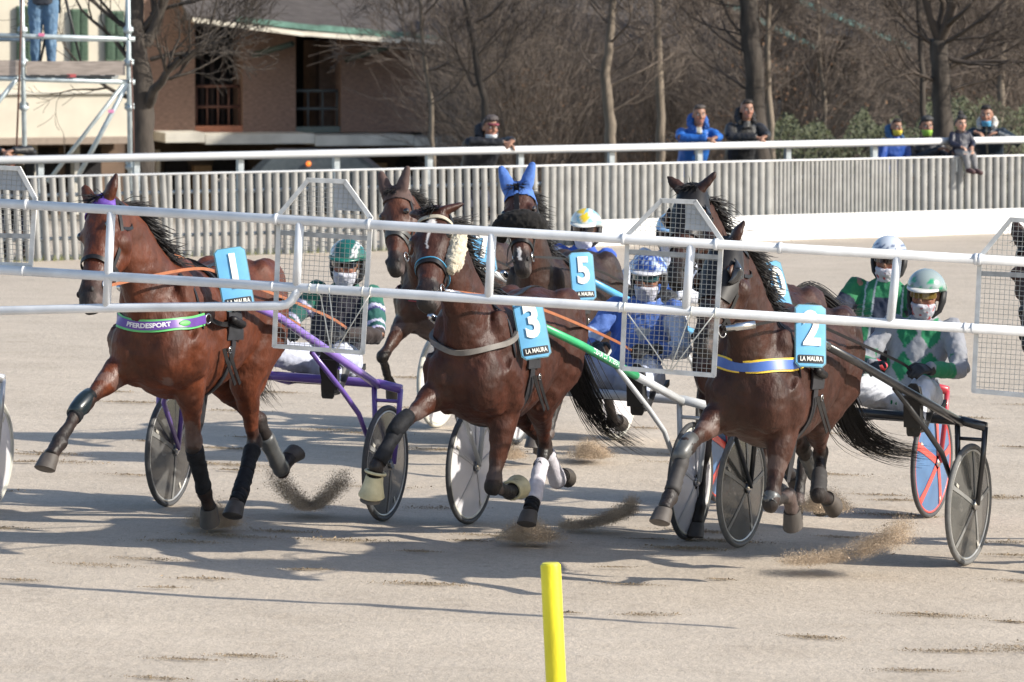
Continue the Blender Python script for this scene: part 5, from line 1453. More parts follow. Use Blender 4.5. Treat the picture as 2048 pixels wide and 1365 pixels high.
def torso(mb, J, g=1.0, k=1.0, hem=None):
    pel, ch, nk = V(J['pelvis']), V(J['chest']), V(J['neck']); sl, sr = V(J['shL']), V(J['shR'])
    lat = (sl - sr).normalized(); rows = []
    for t, p, ry, rx in ((0, pel - (ch - pel).normalized() * .10 * k, .14, .11), (1, pel, .165, .125), (2, pel.lerp(ch, .5), .155, .115), (3, ch, .185, .125), (4, ch.lerp(nk, .55), .175, .11), (5, ch.lerp(nk, .85), .10, .085), (6, nk, .062, .062)):
        a = (ch - pel) if t < 3 else (nk - pel); a.normalize(); u = (lat - a * lat.dot(a)).normalized(); f = u.cross(a)
        rows.append([p + u * (ry * g * k * math.cos(2 * math.pi * q / 20)) + f * (rx * g * k * math.sin(2 * math.pi * q / 20)) for q in range(20)])
    if hem: rows = rows[0:]
    mb.loft(rows)
    for s in (sl, sr): mb.ell(s, .066 * g * k)
def limbs(mb, J, g, k, arms=True, legs=True, armr=(.056, .047, .044, .034), legr=(.088, .066, .055, .045)):
    if arms:
        for s in 'LR':
            sh, el, ha = V(J['sh' + s]), V(J['el' + s]), V(J['ha' + s])
            mb.tube([sh, sh.lerp(el, .5), el], [armr[0] * g * k * 1.05, armr[0] * g * k, armr[1] * g * k], 12); mb.tube([el, el.lerp(ha, .35), ha], [armr[1] * g * k, armr[2] * g * k, armr[3] * g * k], 12)
    if legs:
        for s in 'LR':
            hi, kn, an = V(J['hi' + s]), V(J['kn' + s]), V(J['an' + s])
            mb.tube([hi, hi.lerp(kn, .4), kn], [legr[0] * g * k * 1.05, legr[0] * g * k, legr[1] * g * k], 12); mb.tube([kn, kn.lerp(an, .35), an], [legr[1] * g * k, legr[2] * g * k * 1.1, legr[3] * g * k], 12)
def make_body(root, J, hf, k=1.0, skin=SKIN, hands=True, feet=True, curl=1.0):
    mb = MB(); torso(mb, J, .90, k); limbs(mb, J, .86, k)
    mb.tube([V(J['neck']) - V((0, 0, .04 * k)), hf.p(-.02, 0, -.06)], [.058 * k, .054 * k], 12)
    head_shape(mb, hf)
    if hands:
        for s, sd in (('L', 1), ('R', -1)):
            d = V(J.get('hd' + s, V(J['ha' + s]) - V(J['el' + s]))); hand(mb, J['ha' + s], d, J.get('hn' + s, (0, 0, 1)), sd, k, curl)
    if feet:
        for s in 'LR':
            a = V(J['an' + s]); t = V(J['to' + s]); mb.tube([a, a.lerp(t, .3) - V((0, 0, .0)), t], [.042 * k, .042 * k, .032 * k], 10)
    me = remesh(mb, .0075, 2, .5)
    c = coords(me); col = np.tile(np.array(skin), (len(c), 1)).astype(float); tint(me, head_tint(c, hf, skin, col))
    return obj('body', me, SKINM, root)
def garment(root, name, build, colfn, segs, voxel=.011, wr=(.006, 14), mat=None, seed=0, it=3):
    mb = MB(); build(mb); me = remesh(mb, voxel, it); 
    if wr: wrinkle(me, wr[0], wr[1], seed, (1, 1, .6))
    c = coords(me); idx, t = nearest(c, segs); cols = np.array([colfn(int(i), float(q), p) for i, q, p in zip(idx, t, c)]); tint(me, cols)
    return obj(name, me, mat or CLOTH, root)
def armsegs(J): return [(V(J['pelvis']), V(J['neck']), .13), (V(J['shL']), V(J['elL']), .055), (V(J['elL']), V(J['haL']), .045), (V(J['shR']), V(J['elR']), .055), (V(J['elR']), V(J['haR']), .045)]
def legsegs(J): return [(V(J['hiL']), V(J['knL']), .09), (V(J['knL']), V(J['anL']), .06), (V(J['hiR']), V(J['knR']), .09), (V(J['knR']), V(J['anR']), .06)]

def driver(key, label, x, y, phi, colj, colh, peak, goggle, mask, trousers=(.58, .60, .66), dy=0.0, dz=0.0, glove=(.02, .02, .022), legcol=None, headyaw=0.0):
    fr = track_frame(x, y, phi, 0, 1.0)
    root = thing('person', label, 'person', mat=fr, group=None)
    o = V((0, dy, dz)); J = {k_: V(v) + o for k_, v in dict(pelvis=(-.36, .19, .92), chest=(-.47, .215, 1.18), neck=(-.51, .235, 1.385), shL=(-.47, .41, 1.315), shR=(-.47, .05, 1.325), elL=(-.27, .53, 1.09), elR=(-.25, -.08, 1.10), haL=(.03, .43, 1.11), haR=(.03, .10, 1.11),
        hiL=(-.36, .30, .91), hiR=(-.36, .10, .91), knL=(.04, .40, 1.0), knR=(.04, -.10, .99)).items()}
    J.update({k_: V(v) for k_, v in dict(anL=(.39, .485, .83), anR=(.39, -.40, .83), toL=(.43, .49, 1.04), toR=(.43, -.42, 1.04)).items()})
    J['hdL'] = V((1, -.25, .05)); J['hdR'] = V((1, .25, .05)); J['hnL'] = V((0, .5, .8)); J['hnR'] = V((0, -.5, .8))
    hf = HF(V((-.465, .245, 1.505)) + o, (math.cos(rad(headyaw)), math.sin(rad(headyaw)), -.10), (0, .06, 1))
    make_body(root, J, hf, hands=False, feet=False)
    garment(root, 'racing_jacket', lambda mb: (torso(mb, J, 1.04), limbs(mb, J, 1.12, 1, legs=False), mb.tube([V(J['neck']) - V((0, 0, .05)), V(J['neck']) + V((.01, 0, .02))], [.08, .064], 12)), colj, armsegs(J), seed=len(label), wr=(.013, 11))
    tc = legcol or (lambda i, t, p: trousers)
    garment(root, 'trousers', lambda mb: (mb.ell(V(J['pelvis']) - V((0, 0, .03)), (.15, .19, .12)), limbs(mb, J, 1.10, 1, arms=False)), tc, legsegs(J), seed=3, wr=(.013, 12))
    for s in 'LR':
        a, t = V(J['an' + s]), V(J['to' + s]); d = (t - a).normalized(); lat = V((0, 1, 0)); f = V((1, 0, -.05)).normalized()
        mb = MB(); mb.tube([a - f * .16 - V((0, 0, -.075)), a - f * .05 - d * .02, a + f * .0], [.058, .056, .055], 12); mb.tube([a - d * .045, a + d * .03, a + d * .13, a + d * .21], [.048, .050, .050, .036], 12, flat=.8)
        me = remesh(mb, .009, 3); b = obj('boot', me, M('boot_black', (.02, .02, .022), .4, var=.3), root)
        mb = MB(); rings = []
        for q, w in ((-.075, .030), (-.06, .038), (0, .040), (.04, .036), (.10, .047), (.17, .046), (.215, .034), (.235, .016)):
            c_ = a + d * q + f * .047; rings.append([c_ + lat * w + f * .0, c_ + lat * w + f * .017, c_ - lat * w + f * .017, c_ - lat * w])
        mb.loft(rings); q = obj('sole', mb, M('sole_dark', (.035, .034, .033), .8, var=.4, scale=40), None, smooth=False); q.parent = b
        if s == 'L':
            for z_ in (-.05, -.02, .08, .115, .15, .185):
                pass
    for s, sd in (('L', 1), ('R', -1)):
        mb = MB(); hand(mb, V(J['ha' + s]), J['hd' + s], J['hn' + s], sd, 1.08, 1.15); mb.tube([V(J['ha' + s]).lerp(V(J['el' + s]), .22), V(J['ha' + s])], [.043, .036], 12)
        me = remesh(mb, .006, 2); obj('glove', me, M('glove_black', (.020, .020, .022), .6, var=.3, scale=30), root)
    # helmet
    mb = MB(); rings = []
    for b in np.linspace(0, 1, 12):
        a = b * math.pi / 2; r = math.cos(a)
        rings.append([hf.p(-.014 + .135 * r * math.cos(q) * (1.0 if math.cos(q) > 0 else 1.02), .116 * r * math.sin(q), .044 + .112 * math.sin(a) - (.05 * (1 - b) * max(0, -math.cos(q) + .25))) for q in [2 * math.pi * j / 48 for j in range(48)]] if r > .02 else [hf.p(-.01, 0, .156)] * 48)
    mb.loft(rings[:-1], caps=True); me = mb.mesh('helmet'); recalc(me); c = coords(me)
    cols = []
    for p in c:
        rel = V(p) - hf.c; cols.append(colh(rel.dot(hf.x), rel.dot(hf.y), rel.dot(hf.z)))
    tint(me, np.array(cols)); helm = obj('helmet', me, SHELL, root)
    mb = MB(); rows = []
    for q in np.linspace(-1.0, 1.0, 21):
        cx, sy = math.cos(q), math.sin(q); e = max(0, math.cos(q * 1.35)) ** .8
        rows.append([hf.p(-.01 + .133 * cx, .114 * sy, .056), hf.p(-.01 + (.137 + .036 * e) * cx, .117 * sy, .047 - .006 * e), hf.p(-.01 + (.137 + .036 * e) * cx, .117 * sy, .041 - .006 * e), hf.p(-.01 + .129 * cx, .112 * sy, .046)])
    mb.loft(rows); q = obj('peak', mb, M('peak_%s' % key, peak, .3), None); q.parent = helm
    for s in (-1, 1):
        mb = MB(); mb.tube([hf.p(-.02, .103 * s, .03), hf.p(-.015, .098 * s, -.03), hf.p(.0, .088 * s, -.085), hf.p(.03, .055 * s, -.125), hf.p(.05, .0, -.132)], [.030, .036, .026, .014, .012], 10, flat=.55)
        q = obj('chin_strap', mb, M('pad_black', (.018, .018, .02), .6), None); q.parent = helm
    # goggles
    mb = MB(); rows = []
    for q in np.linspace(-1.15, 1.15, 19):
        w = .024 * (1 - .25 * (abs(q) / 1.15) ** 3) * (1 - .35 * max(0, 1 - abs(q) / .14)); r = .104
        rows.append([hf.p(r * math.cos(q) - .002, .083 * math.sin(q), .012 + w), hf.p(r * math.cos(q) + .012, .089 * math.sin(q), .012 + w * .8), hf.p(r * math.cos(q) + .012, .089 * math.sin(q), .012 - w * .8), hf.p(r * math.cos(q) - .002, .083 * math.sin(q), .012 - w)])
    mb.loft(rows); obj('goggles', mb, M('goggle_%s' % key, goggle, .08, coat=1), root, angle=60)
    # neck gaiter drawn over the mouth
    if mask is not None:
        mb = MB()
        mb.loft([[hf.p(cx + rx * math.cos(q), ry * math.sin(q), z) for q in [2 * math.pi * j / 20 for j in range(20)]] for z, cx, rx, ry in ((-.040, .034, .084, .072), (-.052, .034, .090, .072), (-.08, .034, .080, .066), (-.11, .015, .075, .066), (-.15, -.01, .066, .068), (-.19, -.025, .07, .078))])
        me = remesh(mb, .008, 3); wrinkle(me, .007, 26, 2); c = coords(me); cols = []
        for p in c:
            rel = V(p) - hf.c; cols.append(mask(rel.dot(hf.x), rel.dot(hf.y), rel.dot(hf.z)))
        tint(me, np.array(cols)); obj('neck_gaiter', me, CLOTH, root)
    return root
W_ = (.60, .60, .62)
def dia(u, v, su, sv):
    a = (u / su) % 1 - .5; b = (v / sv) % 1 - .5; return abs(a) + abs(b) < .47
# 2
GRN = (.015, .20, .085); SIL = (.27, .28, .31)
def col2(i, t, p):
    if i in (2, 4): return GRN if (t > .30 and t < .92) else SIL
    if i in (1, 3): return GRN if (.42 < t < .72 and abs(((p[2] * 9) % 1) - .5) < .16 and p[0] > -.3) else SIL
    return GRN if dia(p[1] - .24, p[2] - 1.0, .15, .19) else SIL
def hel2(x, y, z):
    if z < .045 and z > .034: return (.09, .30, .20)
    if abs(math.sin(y * 60)) < .35 and .05 < z < .062: return (.03, .26, .14)
    if abs(abs(y) - .05) + abs(z - .095) < .020 and x > 0: return (.02, .30, .14)
    return (.27, .33, .33)
def maskr(x, y, z): return (.40, .05, .05) if noise.noise(V((x * 32 + 5, y * 32, z * 32))) > .38 else (.46, .46, .52)
def maskw(x, y, z): return (.48, .49, .56)
driver('2', 'driver in silver and green diamond suit and silver helmet on the black sulky', *AX['2'], 22, col2, hel2, (.60, .60, .58), (.16, .11, .03), maskr)
# 1
def col1(i, t, p):
    if i in (1, 3):
        if t < .30: return (.012, .13, .085)
        if .36 < t < .43 or .70 < t < .76: return (.55, .52, .68)
        if t > .85: return (.55, .5, .7) if t < .9 else (.03, .022, .022)
        return (.018, .09, .08) if t < .36 else (.05, .04, .16) if (t < .48) else (.016, .10, .085)
    if i in (2, 4): return (.030, .020, .018)
    return (.014, .10, .07) if p[2] > 1.33 else (.018, .016, .028)
def hel1(x, y, z):
    if abs(abs(y + .0) - .062) < .006 or abs(abs(y) - .078) < .005: return (.62, .62, .64)
    return (.008, .105, .085)
driver('1', 'driver in green helmet and dark suit with striped sleeves on the purple sulky', *AX['1'], 19, col1, hel1, (.010, .13, .10), (.012, .012, .014), maskw, trousers=(.50, .53, .64))
# 3
BLU = (.075, .155, .45)
def col3(i, t, p):
    if i == 1: return (.56, .60, .70) if t > .15 else BLU
    if i == 2: return (.56, .60, .70) if t < .55 else BLU
    if i == 3: return BLU if t < .7 else (.45, .55, .72)
    if i == 4: return BLU
    if abs(p[1] - .26) / .055 + abs(p[2] - 1.20) / .075 < 1 and p[0] > -.35: return (.40, .40, .41)
    return BLU
def hel3(x, y, z):
    if z < .045: return (.55, .58, .64)
    n = math.sin(x * 130 + math.sin(y * 60) * 2.2) * math.sin(y * 120 + z * 60)
    return (.42, .52, .70) if n > .25 else (.02, .06, .28)
driver('3', 'driver in blue suit with white sleeves and patterned blue helmet', *AX['3'], 19, col3, hel3, (.62, .63, .66), (.03, .09, .10), maskw, trousers=(.50, .55, .68))
# 10
NAV = (.012, .020, .045)
def col10(i, t, p):
    if i in (2, 4): return (.015, .17, .05)
    if i in (1, 3): return (.016, .16, .06) if t < .35 else NAV
    if i == 0:
        q = abs(p[1] - .24)
        if .115 < q < .125 or .055 < q < .060: return (.5, .52, .55)
        return (.016, .17, .07) if q > .06 or p[2] > 1.33 else NAV
    return NAV
def hel10(x, y, z):
    return (.50, .55, .62) if (math.sin((z + y * .5) * 240) > -.2 or z > .115) else (.10, .13, .22)
driver('10', 'driver in navy and green suit and white striped helmet on the red sulky', *AX['10'], 18, col10, hel10, (.45, .46, .52), (.03, .02, .02), maskr, dz=.06)
# 7
def hel7(x, y, z):
    if abs(y - .02) + abs(z - .10) < .038 and x > 0 or (z > .125 and y < 0): return (.75, .52, .03)
    return (.62, .66, .64) if noise.noise(V((y * 25, z * 30, x * 12))) > -.1 else (.25, .48, .56)
driver('7', 'driver in yellow and white helmet and blue jacket in the back row', *AX['7'], 20, lambda i, t, p: (.03, .09, .42) if noise.noise(V(p) * 4) > -.25 else (.5, .5, .6), hel7, (.65, .66, .62), (.02, .015, .015), maskw, dz=-.04)
# 5
driver('5', 'driver in light blue helmet and white jacket, mostly hidden behind the horses', *AX['5'], 18, lambda i, t, p: (.55, .58, .66) if (i or noise.noise(V(p) * 5) > 0) else (.06, .16, .50), lambda x, y, z: (.20, .40, .62) if z > .05 else (.62, .64, .66), (.2, .35, .55), (.02, .02, .02), maskw)

# ------------------------------------------------------------------ spectators at the far rail
def cap_hair(root, hf, col, z0=.005, r=1.0, name='hair', front=.06, seed=0):
    mb = MB(); rows = []
    for b in np.linspace(0, 1, 9):
        a = b * math.pi / 2 * .97
        rows.append([hf.p(-.018 + .102 * r * math.cos(a) * math.cos(q), .0815 * r * math.cos(a) * math.sin(q), .035 + .094 * r * math.sin(a) + (1 - b) * (-.075 if math.cos(q) < .1 else -.075 + .135 * min(1, (math.cos(q) - .1) / .35))) for q in [2 * math.pi * j / 24 for j in range(24)]])
    mb.loft(rows); me = remesh(mb, .008, 2); wrinkle(me, .006, 40, seed); return obj(name, me, M('hair_%s' % str(col), col, .7, var=.4, scale=60), root)
def spectator(label, px, ytop, jacket, kind='lean', yaw=0, lean=1.0, hairc=(.02, .016, .014), k=1.0, hat=None, mask=None, skin=SKIN, trous=(.03, .035, .06), puffy=False, off=.62, hood=None, spread=.0, hands_out=0.0, side=0.0, xoff=0.0, extra=None):
    s = f_at_px(px, off); g = fpt(s, off); Yv = g.y
    ztop = CAMH - (ytop + 60) * Yv / FPX - g.z
    fwd = (V((0, 0, 0)) - V((g.x, g.y, 0))).normalized(); fwd = (Matrix.Rotation(rad(yaw), 3, 'Z') @ fwd); lf = V((0, 0, 1)).cross(fwd)
    root = thing('person', label, 'person', mat=basis(fwd, lf, V((0, 0, 1)), g))
    hc = ztop - .118 * k                         # head centre
    ln = .20 * lean
    nk = hc - .155 * k; ch = nk - .20 * k; pe = ch - .28 * k
    J = dict(pelvis=V((-.12 - ln * .8, 0, pe)), chest=V((-.04 - ln * .2, 0, ch)), neck=V((.0 + ln * .35, 0, nk)))
    sw = .185 * k
    J['shL'] = V((-.01, sw, nk - .075 * k)); J['shR'] = V((-.01, -sw, nk - .075 * k))
    if kind == 'lean':
        rz = 1.155 + .10
        J['elL'] = V((.16, sw + .06 + spread, max(rz, nk - .36))); J['elR'] = V((.16, -sw - .06 - spread, max(rz, nk - .36)))
        J['haL'] = V((.34 + hands_out, .06 + side, rz + .005)); J['haR'] = V((.34 + hands_out, -.05 + side, rz - .005))
        J['hdL'] = V((.45, -.8, -.25)); J['hdR'] = V((.45, .8, -.3))
    elif kind == 'down':
        J['elL'] = V((.02, sw + .05, nk - .34 * k)); J['elR'] = V((.02, -sw - .05, nk - .34 * k)); J['haL'] = V((.16, sw - .02, nk - .52 * k)); J['haR'] = V((.16, -sw + .02, nk - .52 * k))
    elif kind == 'hold':
        J['elL'] = V((.10, sw + .10, nk - .28)); J['elR'] = V((.14, -sw - .04, nk - .28)); J['haL'] = V((.40, .26, 1.02)); J['haR'] = V((.34, .08, 1.06)); J['hdL'] = V((.8, .3, .1)); J['hdR'] = V((.6, .6, .1))
    elif kind == 'wide':
        rz = 1.155 + .10
        J['elL'] = V((.06, sw + .22, nk - .20)); J['elR'] = V((.06, -sw - .20, nk - .20)); J['haL'] = V((.34, .15, rz)); J['haR'] = V((.34, -.12, rz)); J['hdL'] = V((.4, -.8, -.2)); J['hdR'] = V((.4, .8, -.2))
    hz = max(.25, J['pelvis'].z - .05)
    for q, sd in (('L', 1), ('R', -1)):
        J['hi' + q] = V((J['pelvis'].x, .09 * sd * k, hz)); J['an' + q] = V((-.30 * lean - .05, .11 * sd * k, .09)); J['kn' + q] = (J['hi' + q] + J['an' + q]) / 2 + V((.05 if hz > .75 else .28, 0, .02)); J['to' + q] = J['an' + q] + V((.2, .02 * sd, -.05))
    hf = HF(V((.03 + ln * .6, 0, hc)), (1, 0, -.06), k=k)
    make_body(root, J, hf, k, skin, feet=True)
    eyes(root, hf)
    cf = jacket if callable(jacket) else (lambda i, t, p: jacket)
    def bj(mb):
        torso(mb, J, 1.13, k); limbs(mb, J, 1.30 if puffy else 1.2, k, legs=False); mb.tube([V(J['neck']) - V((0, 0, .07 * k)), V(J['neck']) + V((.0, 0, .025 * k))], [.10 * k, .075 * k], 12)
        mb.tube([J['chest'], J['pelvis'], J['pelvis'] - V((0, 0, .18 * k))], [.19 * k, .19 * k, .185 * k], 16, flat=.75, up=(0, 1, 0))
    garment(root, 'jacket', bj, cf, armsegs(J), voxel=.012, wr=(.012 if puffy else .010, 9), mat=NYLON, seed=int(px), it=3)
    garment(root, 'trousers', lambda mb: (mb.ell(J['pelvis'], (.13 * k, .165 * k, .13 * k)), limbs(mb, J, 1.08, k, arms=False)), lambda i, t, p: trous, legsegs(J), voxel=.014, wr=(.008, 12))
    for q in 'LR':
        a, t = J['an' + q], J['to' + q]; mb = MB(); mb.tube([a + V((0, 0, .03)), a - V((.03, 0, .03)), a.lerp(t, .5) - V((0, 0, .01)), t + V((.02, 0, -.005))], [.05 * k, .052 * k, .048 * k, .036 * k], 10); obj('shoe', mb, M('shoe_dark', (.03, .028, .028), .5), root)
    if hat:
        col, pom, brim = hat
        hb = cap_hair(root, hf, col, r=1.16, name='hat', seed=3)
        if pom:
            mb = MB(); mb.ell(hf.p(-.02, 0, .165), .032 * k); me = remesh(mb, .006, 1); wrinkle(me, .008, 60); q = obj('pompom', me, hb.data.materials[0], None); q.parent = hb
        if brim:
            mb = MB(); rows = []
            for q in np.linspace(-.9, .9, 11): rows.append([hf.p(.075 * math.cos(q) + .02, .083 * math.sin(q), .062), hf.p(.10 * math.cos(q) + .05 * math.cos(q * 1.6) + .01, .086 * math.sin(q), .048), hf.p(.10 * math.cos(q) + .05 * math.cos(q * 1.6) + .01, .086 * math.sin(q), .042), hf.p(.075 * math.cos(q) + .02, .083 * math.sin(q), .054)])
            mb.loft(rows); q = obj('brim', mb, M('brim_red', (.22, .04, .06), .8, var=.5, scale=60), None); q.parent = hb
    else: cap_hair(root, hf, hairc, seed=int(px))
    if mask:
        mb = MB(); mb.loft([[hf.p(cx + rx * math.cos(q), ry * math.sin(q), z) for q in [2 * math.pi * j / 18 for j in range(18)]] for z, cx, rx, ry in mask[1]]); me = remesh(mb, .007, 2); obj('face_mask', me, M('mask_%d' % px, mask[0], .7, var=.1), root)
    if hood:
        mb = MB(); mb.tube([hf.p(-.06, .10, -.10), hf.p(-.11, .07, -.02 + hood[1]), hf.p(-.12, 0, .0 + hood[1]), hf.p(-.11, -.07, -.02 + hood[1]), hf.p(-.06, -.10, -.10)], [.05 * k, .06 * k, .06 * k, .06 * k, .05 * k], 10)
        mb.tube([hf.p(.03, .09, -.15), hf.p(-.07, .10, -.12), hf.p(-.10, 0, -.11), hf.p(-.07, -.10, -.12), hf.p(.03, -.09, -.15)], [.035 * k, .045 * k, .05 * k, .045 * k, .035 * k], 10)
        me = remesh(mb, .01, 3); wrinkle(me, .008, 18); obj('hood', me, M('hood_%d' % px, hood[0], .8, var=.2, scale=30), root)
    return root, J, hf
FACEM = [(-.03, .03, .086, .070), (-.06, .034, .086, .068), (-.09, .035, .074, .058), (-.115, .025, .06, .055)]
CHINM = [(-.065, .034, .082, .066), (-.09, .035, .076, .060), (-.115, .025, .066, .06), (-.14, .01, .062, .062)]
spectator('man in black coat and dark cap, white mask under his chin, on the far rail', 966, 233, (.016, .016, .020), yaw=28, lean=1.25, k=1.1, hat=((.055, .045, .045), False, True), mask=((.66, .68, .70), CHINM), side=.14, hands_out=.04, hood=((.016, .018, .026), .01))
spectator('man with cropped hair in bright blue jacket leaning on the far rail', 1393, 210, lambda i, t, p: ((.30, .29, .25) if (i == 0 and abs(p[1]) < .035 and p[2] < 1.40 and p[0] > 0) else (.018, .115, .42)), lean=.9, side=.10, yaw=14, hairc=(.06, .05, .045), trous=(.03, .06, .14), hood=((.016, .09, .34), -.02))
def puff(i, t, p): return (.022, .022, .024) if abs(((p[2] * 15) % 1) - .5) < .40 else (.010, .010, .011)
spectator('man in black quilted puffer jacket standing beside the man in blue', 1489, 200, puff, lean=.55, side=.10, yaw=18, puffy=True, hood=((.020, .020, .022), -.01), hairc=(.022, .016, .012))
spectator('child in blue jacket with yellow face mask at the far rail', 1789, 238, lambda i, t, p: (.022, .075, .33) if p[2] < 1.22 else (.02, .22, .16) if p[1] < -.05 and p[2] > 1.28 else (.022, .075, .33), kind='down', k=.86, lean=.1, yaw=32, mask=((.55, .44, .05), FACEM), hood=((.03, .09, .20), .0), hairc=(.02, .014, .012), xoff=0)
spectator('adult in dark wool hat and lime face mask holding a small child', 1848, 234, (.010, .014, .024), kind='hold', lean=.5, yaw=18, hat=((.035, .036, .038), False, False), mask=((.26, .45, .06), FACEM), trous=(.02, .02, .025))
spectator('dark haired man in navy coat with blue mask under his chin, rightmost at the rail', 1975, 211, lambda i, t, p: (.012, .022, .036) if not (i == 0 and abs(p[1]) < .012 and p[0] > 0) else (.25, .22, .16), kind='wide', lean=.9, yaw=-6, mask=((.08, .30, .50), CHINM), hood=((.45, .44, .42), -.05), hairc=(.012, .010, .010))
spectator('crouching photographer with fur trimmed hood at the far left of the rail', 24, 300, (.014, .014, .016), kind='lean', lean=.4, yaw=-8, hairc=(.02, .015, .012), hood=((.25, .17, .08), .06))
def toddler():
    s = f_at_px(1886, .62); g = fpt(s, .62); fwd = (V((-g.x, -g.y, 0))).normalized(); fwd = Matrix.Rotation(rad(24), 3, 'Z') @ fwd; lf = V((0, 0, 1)).cross(fwd); k = .62
    root = thing('person', 'toddler in bobble hat and grey trousers sitting on the slats, held by an adult', 'person', mat=basis(fwd, lf, V((0, 0, 1)), g))
    J = dict(pelvis=V((.58, 0, 1.045)), chest=V((.53, 0, 1.17)), neck=V((.53, 0, 1.275)), shL=V((.53, .105, 1.235)), shR=V((.53, -.105, 1.235)), elL=V((.58, .15, 1.13)), elR=V((.58, -.15, 1.13)), haL=V((.70, .09, 1.09)), haR=V((.70, -.06, 1.09)),
             hiL=V((.60, .05, 1.03)), hiR=V((.60, -.05, 1.03)), knL=V((.76, .07, 1.0)), knR=V((.76, -.03, 1.0)), anL=V((.79, .10, .79)), anR=V((.79, .0, .80)), toL=V((.90, .13, .765)), toR=V((.90, .03, .775)))
    hf = HF((.55, 0, 1.375), (1, 0, -.05), k=.82); make_body(root, J, hf, k, (.44, .26, .19)); eyes(root, hf)
    garment(root, 'jacket', lambda mb: (torso(mb, J, 1.18, k), limbs(mb, J, 1.35, k, legs=False)), lambda i, t, p: (.012, .014, .03), armsegs(J), voxel=.009, wr=(.006, 16), mat=NYLON)
    garment(root, 'trousers', lambda mb: (mb.ell(J['pelvis'], (.10, .11, .08)), limbs(mb, J, 1.15, k, arms=False)), lambda i, t, p: (.17, .17, .18), legsegs(J), voxel=.009, wr=(.006, 18))
    for q in 'LR':
        mb = MB(); mb.tube([J['an' + q] + V((-.01, 0, .01)), J['an' + q], J['to' + q]], [.036, .038, .028], 10); obj('shoe', mb, M('toddler_shoe', (.05, .02, .024), .6), root)
    hb = cap_hair(root, hf, (.03, .028, .03), r=1.15, name='hat'); mb = MB(); mb.ell(hf.p(-.02, 0, .165), .034); me = remesh(mb, .006, 1); wrinkle(me, .008, 60); q = obj('pompom', me, hb.data.materials[0], None); q.parent = hb
    mb = MB(); mb.tube([hf.p(.05, 0, -.12), hf.p(0, .07, -.12), hf.p(-.06, 0, -.11), hf.p(0, -.07, -.12), hf.p(.05, 0, -.12)], .028, 8); obj('scarf', mb, M('scarf_dark', (.06, .045, .045), .9), root)
toddler()
def platform_man():
    Y = 66.55; a = P(72, 120, Y); b = P(102, 120, Y); dz = P(0, 152, 66).z
    c = (a + b) / 2; g = V((c.x, Y, dz)); root = thing('person', 'person in blue jeans standing on the scaffold platform', 'person', mat=basis((0, -1, 0), (1, 0, 0), (0, 0, 1), g))
    w = (b.x - a.x) / 2
    J = dict(pelvis=V((0, 0, .95)), chest=V((0, 0, 1.22)), neck=V((.02, 0, 1.45)), shL=V((0, .19, 1.38)), shR=V((0, -.19, 1.38)), elL=V((.08, .27, 1.12)), elR=V((.08, -.27, 1.12)), haL=V((.30, .12, 1.2)), haR=V((.30, -.12, 1.2)),
             hiL=V((0, .09, .92)), hiR=V((0, -.09, .92)), knL=V((.04, w, .50)), knR=V((.03, -w, .50)), anL=V((0, w * 1.05, .08)), anR=V((0, -w * 1.05, .08)), toL=V((.18, w * 1.2, .04)), toR=V((.18, -w * 1.2, .04)))
    hf = HF((.04, 0, 1.60), (1, 0, -.1)); make_body(root, J, hf); eyes(root, hf); cap_hair(root, hf, (.02, .016, .014))
    garment(root, 'jacket', lambda mb: (torso(mb, J, 1.13), limbs(mb, J, 1.2, 1, legs=False), mb.tube([J['chest'], J['pelvis'], J['pelvis'] - V((0, 0, .08))], [.17, .18, .18], 14, flat=.75, up=(0, 1, 0))), lambda i, t, p: (.03, .035, .05), armsegs(J), mat=NYLON)
    garment(root, 'jeans', lambda mb: (mb.ell(J['pelvis'], (.13, .165, .13)), limbs(mb, J, 1.12, 1, arms=False)), lambda i, t, p: (.085, .16, .26) if noise.noise(V(p) * 9) < .25 else (.14, .23, .34), legsegs(J), wr=(.010, 14))
    for q in 'LR':
        mb = MB(); mb.tube([J['an' + q] + V((0, 0, .03)), J['an' + q] - V((.03, 0, .03)), J['to' + q]], [.05, .05, .036], 10); obj('shoe', mb, M('shoe_dark', (.03, .028, .028), .5), root)
    # camera tripod
    r = thing('tripod', 'black camera tripod on the scaffold platform', 'tripod', V((P(118, 120, 66.6).x, 66.7, dz)))
    for dx, dy in ((.30, -.05), (-.25, -.25), (-.10, .35)):
        mb = MB(); mb.tube([(0, 0, 1.25), (dx, dy, .0)], [.02, .014], 8); obj('leg', mb, M('tripod_black', (.02, .02, .02), .5), r)
    mb = MB(); mb.tube([(0, 0, .75), (0, 0, 1.45)], .018, 8); obj('column', mb, MATS['tripod_black'], r)
    mb = MB(); mb.obox((0, 0, 1.5), (.06, 0, 0), (0, .12, 0), (0, 0, .05)); mb.tube([(0, -.1, 1.5), (0, -.28, 1.5)], [.04, .05], 14); obj('camera_body', mb, MATS['tripod_black'], r, angle=40)
platform_man()
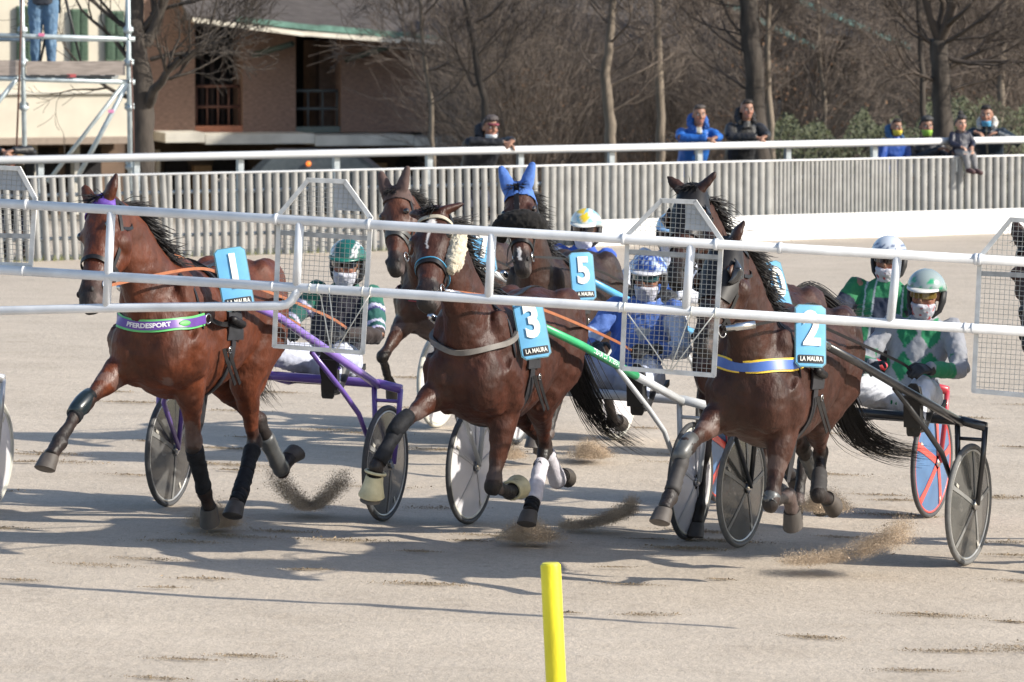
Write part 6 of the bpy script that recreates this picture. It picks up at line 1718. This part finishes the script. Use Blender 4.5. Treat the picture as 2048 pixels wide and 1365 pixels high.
# ================================================================== sand thrown up by the hooves
SANDM = M('flying_sand', (.44, .345, .25), .95, var=.35, scale=9)
def plume(label, px, py, Y, wpx, hpx, n, seed, shape='v', dens=1.0):
    """loose cloud of real sand grains above the track"""
    R = np.random.RandomState(seed); s = FPX / Y; base = P(px, py, Y)
    W = wpx / s; Hh = hpx / s; n = int(n * 7.5)
    if shape == 'v':
        side = np.where(R.rand(n) < .5, -1, 1); t = R.rand(n) ** 1.2
        x = side * t * W * .5 + R.normal(0, .085, n) * W; z = t ** 1.5 * Hh * np.where(side > 0, 1, 1.15) * R.uniform(.55, 1.0, n) + np.abs(R.normal(0, .07, n)) * Hh
    elif shape == 'low':
        x = R.normal(0, .17, n) * W + R.normal(0, .12, n) * W * (R.rand(n) < .3); z = np.abs(R.normal(0, .26, n)) * Hh * np.exp(-(x / W) ** 2 * 2.5)
    else:
        t = R.rand(n) ** .75; x = (t - .5) * W + R.normal(0, .05, n) * W; z = t ** 2.4 * Hh * R.uniform(.45, 1, n) + np.abs(R.normal(0, .10, n)) * Hh
    y = R.normal(0, .10, n)
    # wisps: thin the cloud with a lumpy field
    keep = np.array([noise.noise(V((a * 9 / W * .5, c * 8, seed))) > -.22 - .5 * q for a, c, q in zip(x, z, R.rand(n))])
    x, y, z = x[keep], y[keep], z[keep]; n = len(x)
    r = R.choice([.0007, .0009, .0012, .0015, .0021], n) * R.uniform(.7, 1.2, n); r = np.where(R.rand(n) < .012, r * 2.6, r)
    pc = np.stack([base.x + x, base.y + y, base.z + z], 1)
    pc[:, 2] = np.maximum(pc[:, 2], np.array([G(a, b) for a, b in zip(pc[:, 0], pc[:, 1])]) + .004)
    d = R.normal(0, 1, (n, 4, 3)); d /= np.linalg.norm(d, axis=2, keepdims=True)
    vs = (pc[:, None, :] + d * (r * 1.5)[:, None, None]).reshape(-1, 3)
    o4 = np.arange(n)[:, None] * 4; fs = np.concatenate([o4 + np.array([[0, 1, 2]]), o4 + np.array([[0, 2, 3]]), o4 + np.array([[0, 3, 1]]), o4 + np.array([[1, 3, 2]])], 1).reshape(-1, 3)
    mb = bpy.data.meshes.new('sand_spray'); mb.from_pydata(vs.tolist(), [], fs.tolist()); mb.update()
    o = obj('sand_spray', mb, SANDM, smooth=False, fix=False); tag(o, label, 'sand', kind='stuff')
plume('brown sand kicked up under the fore hoof of the leading horse', 428, 1052, 31.6, 120, 70, 9000, 1, 'low')
plume('curved spray of sand behind the hind hooves of the leading horse', 618, 1018, 32.6, 140, 78, 9000, 2, 'v')
plume('low cloud of sand under the horse with pale bell boots', 1058, 1080, 31.3, 140, 60, 9000, 3, 'low')
plume('tuft of sand thrown up behind the white bandaged hoof', 1195, 1056, 32.2, 150, 60, 8000, 4, 'r')
plume('distant puff of sand below the black tail', 1180, 915, 36.8, 100, 55, 7000, 5, 'low')
plume('broad spray of sand before the nearest sulky wheel', 1690, 1128, 30.2, 250, 90, 10000, 6, 'r')
plume('sand flung round the hind hooves of the dark bay horse', 1650, 1020, 31.0, 110, 60, 8000, 7, 'low')
plume('far puff of sand at the legs of the second row', 1020, 915, 36.3, 70, 40, 4000, 8, 'low')
# horse at the right edge: the same kind of animal, only its nose reaches into the picture
fr_ = track_frame(3.47, 31.4, 19, .02, S_)
he = build_horse('racehorse', 'dark horse at the right edge, only its nose in view behind the mesh', fr_, POSE['10'], (1.03, -.25, 1.77), (.55, .14, -.82), -10, (.045, .017, .010), seed=8, tail=None)
bridle(he, .44, LEATH, .028); breast(he, LEATH, .05); saddle(he, .30)
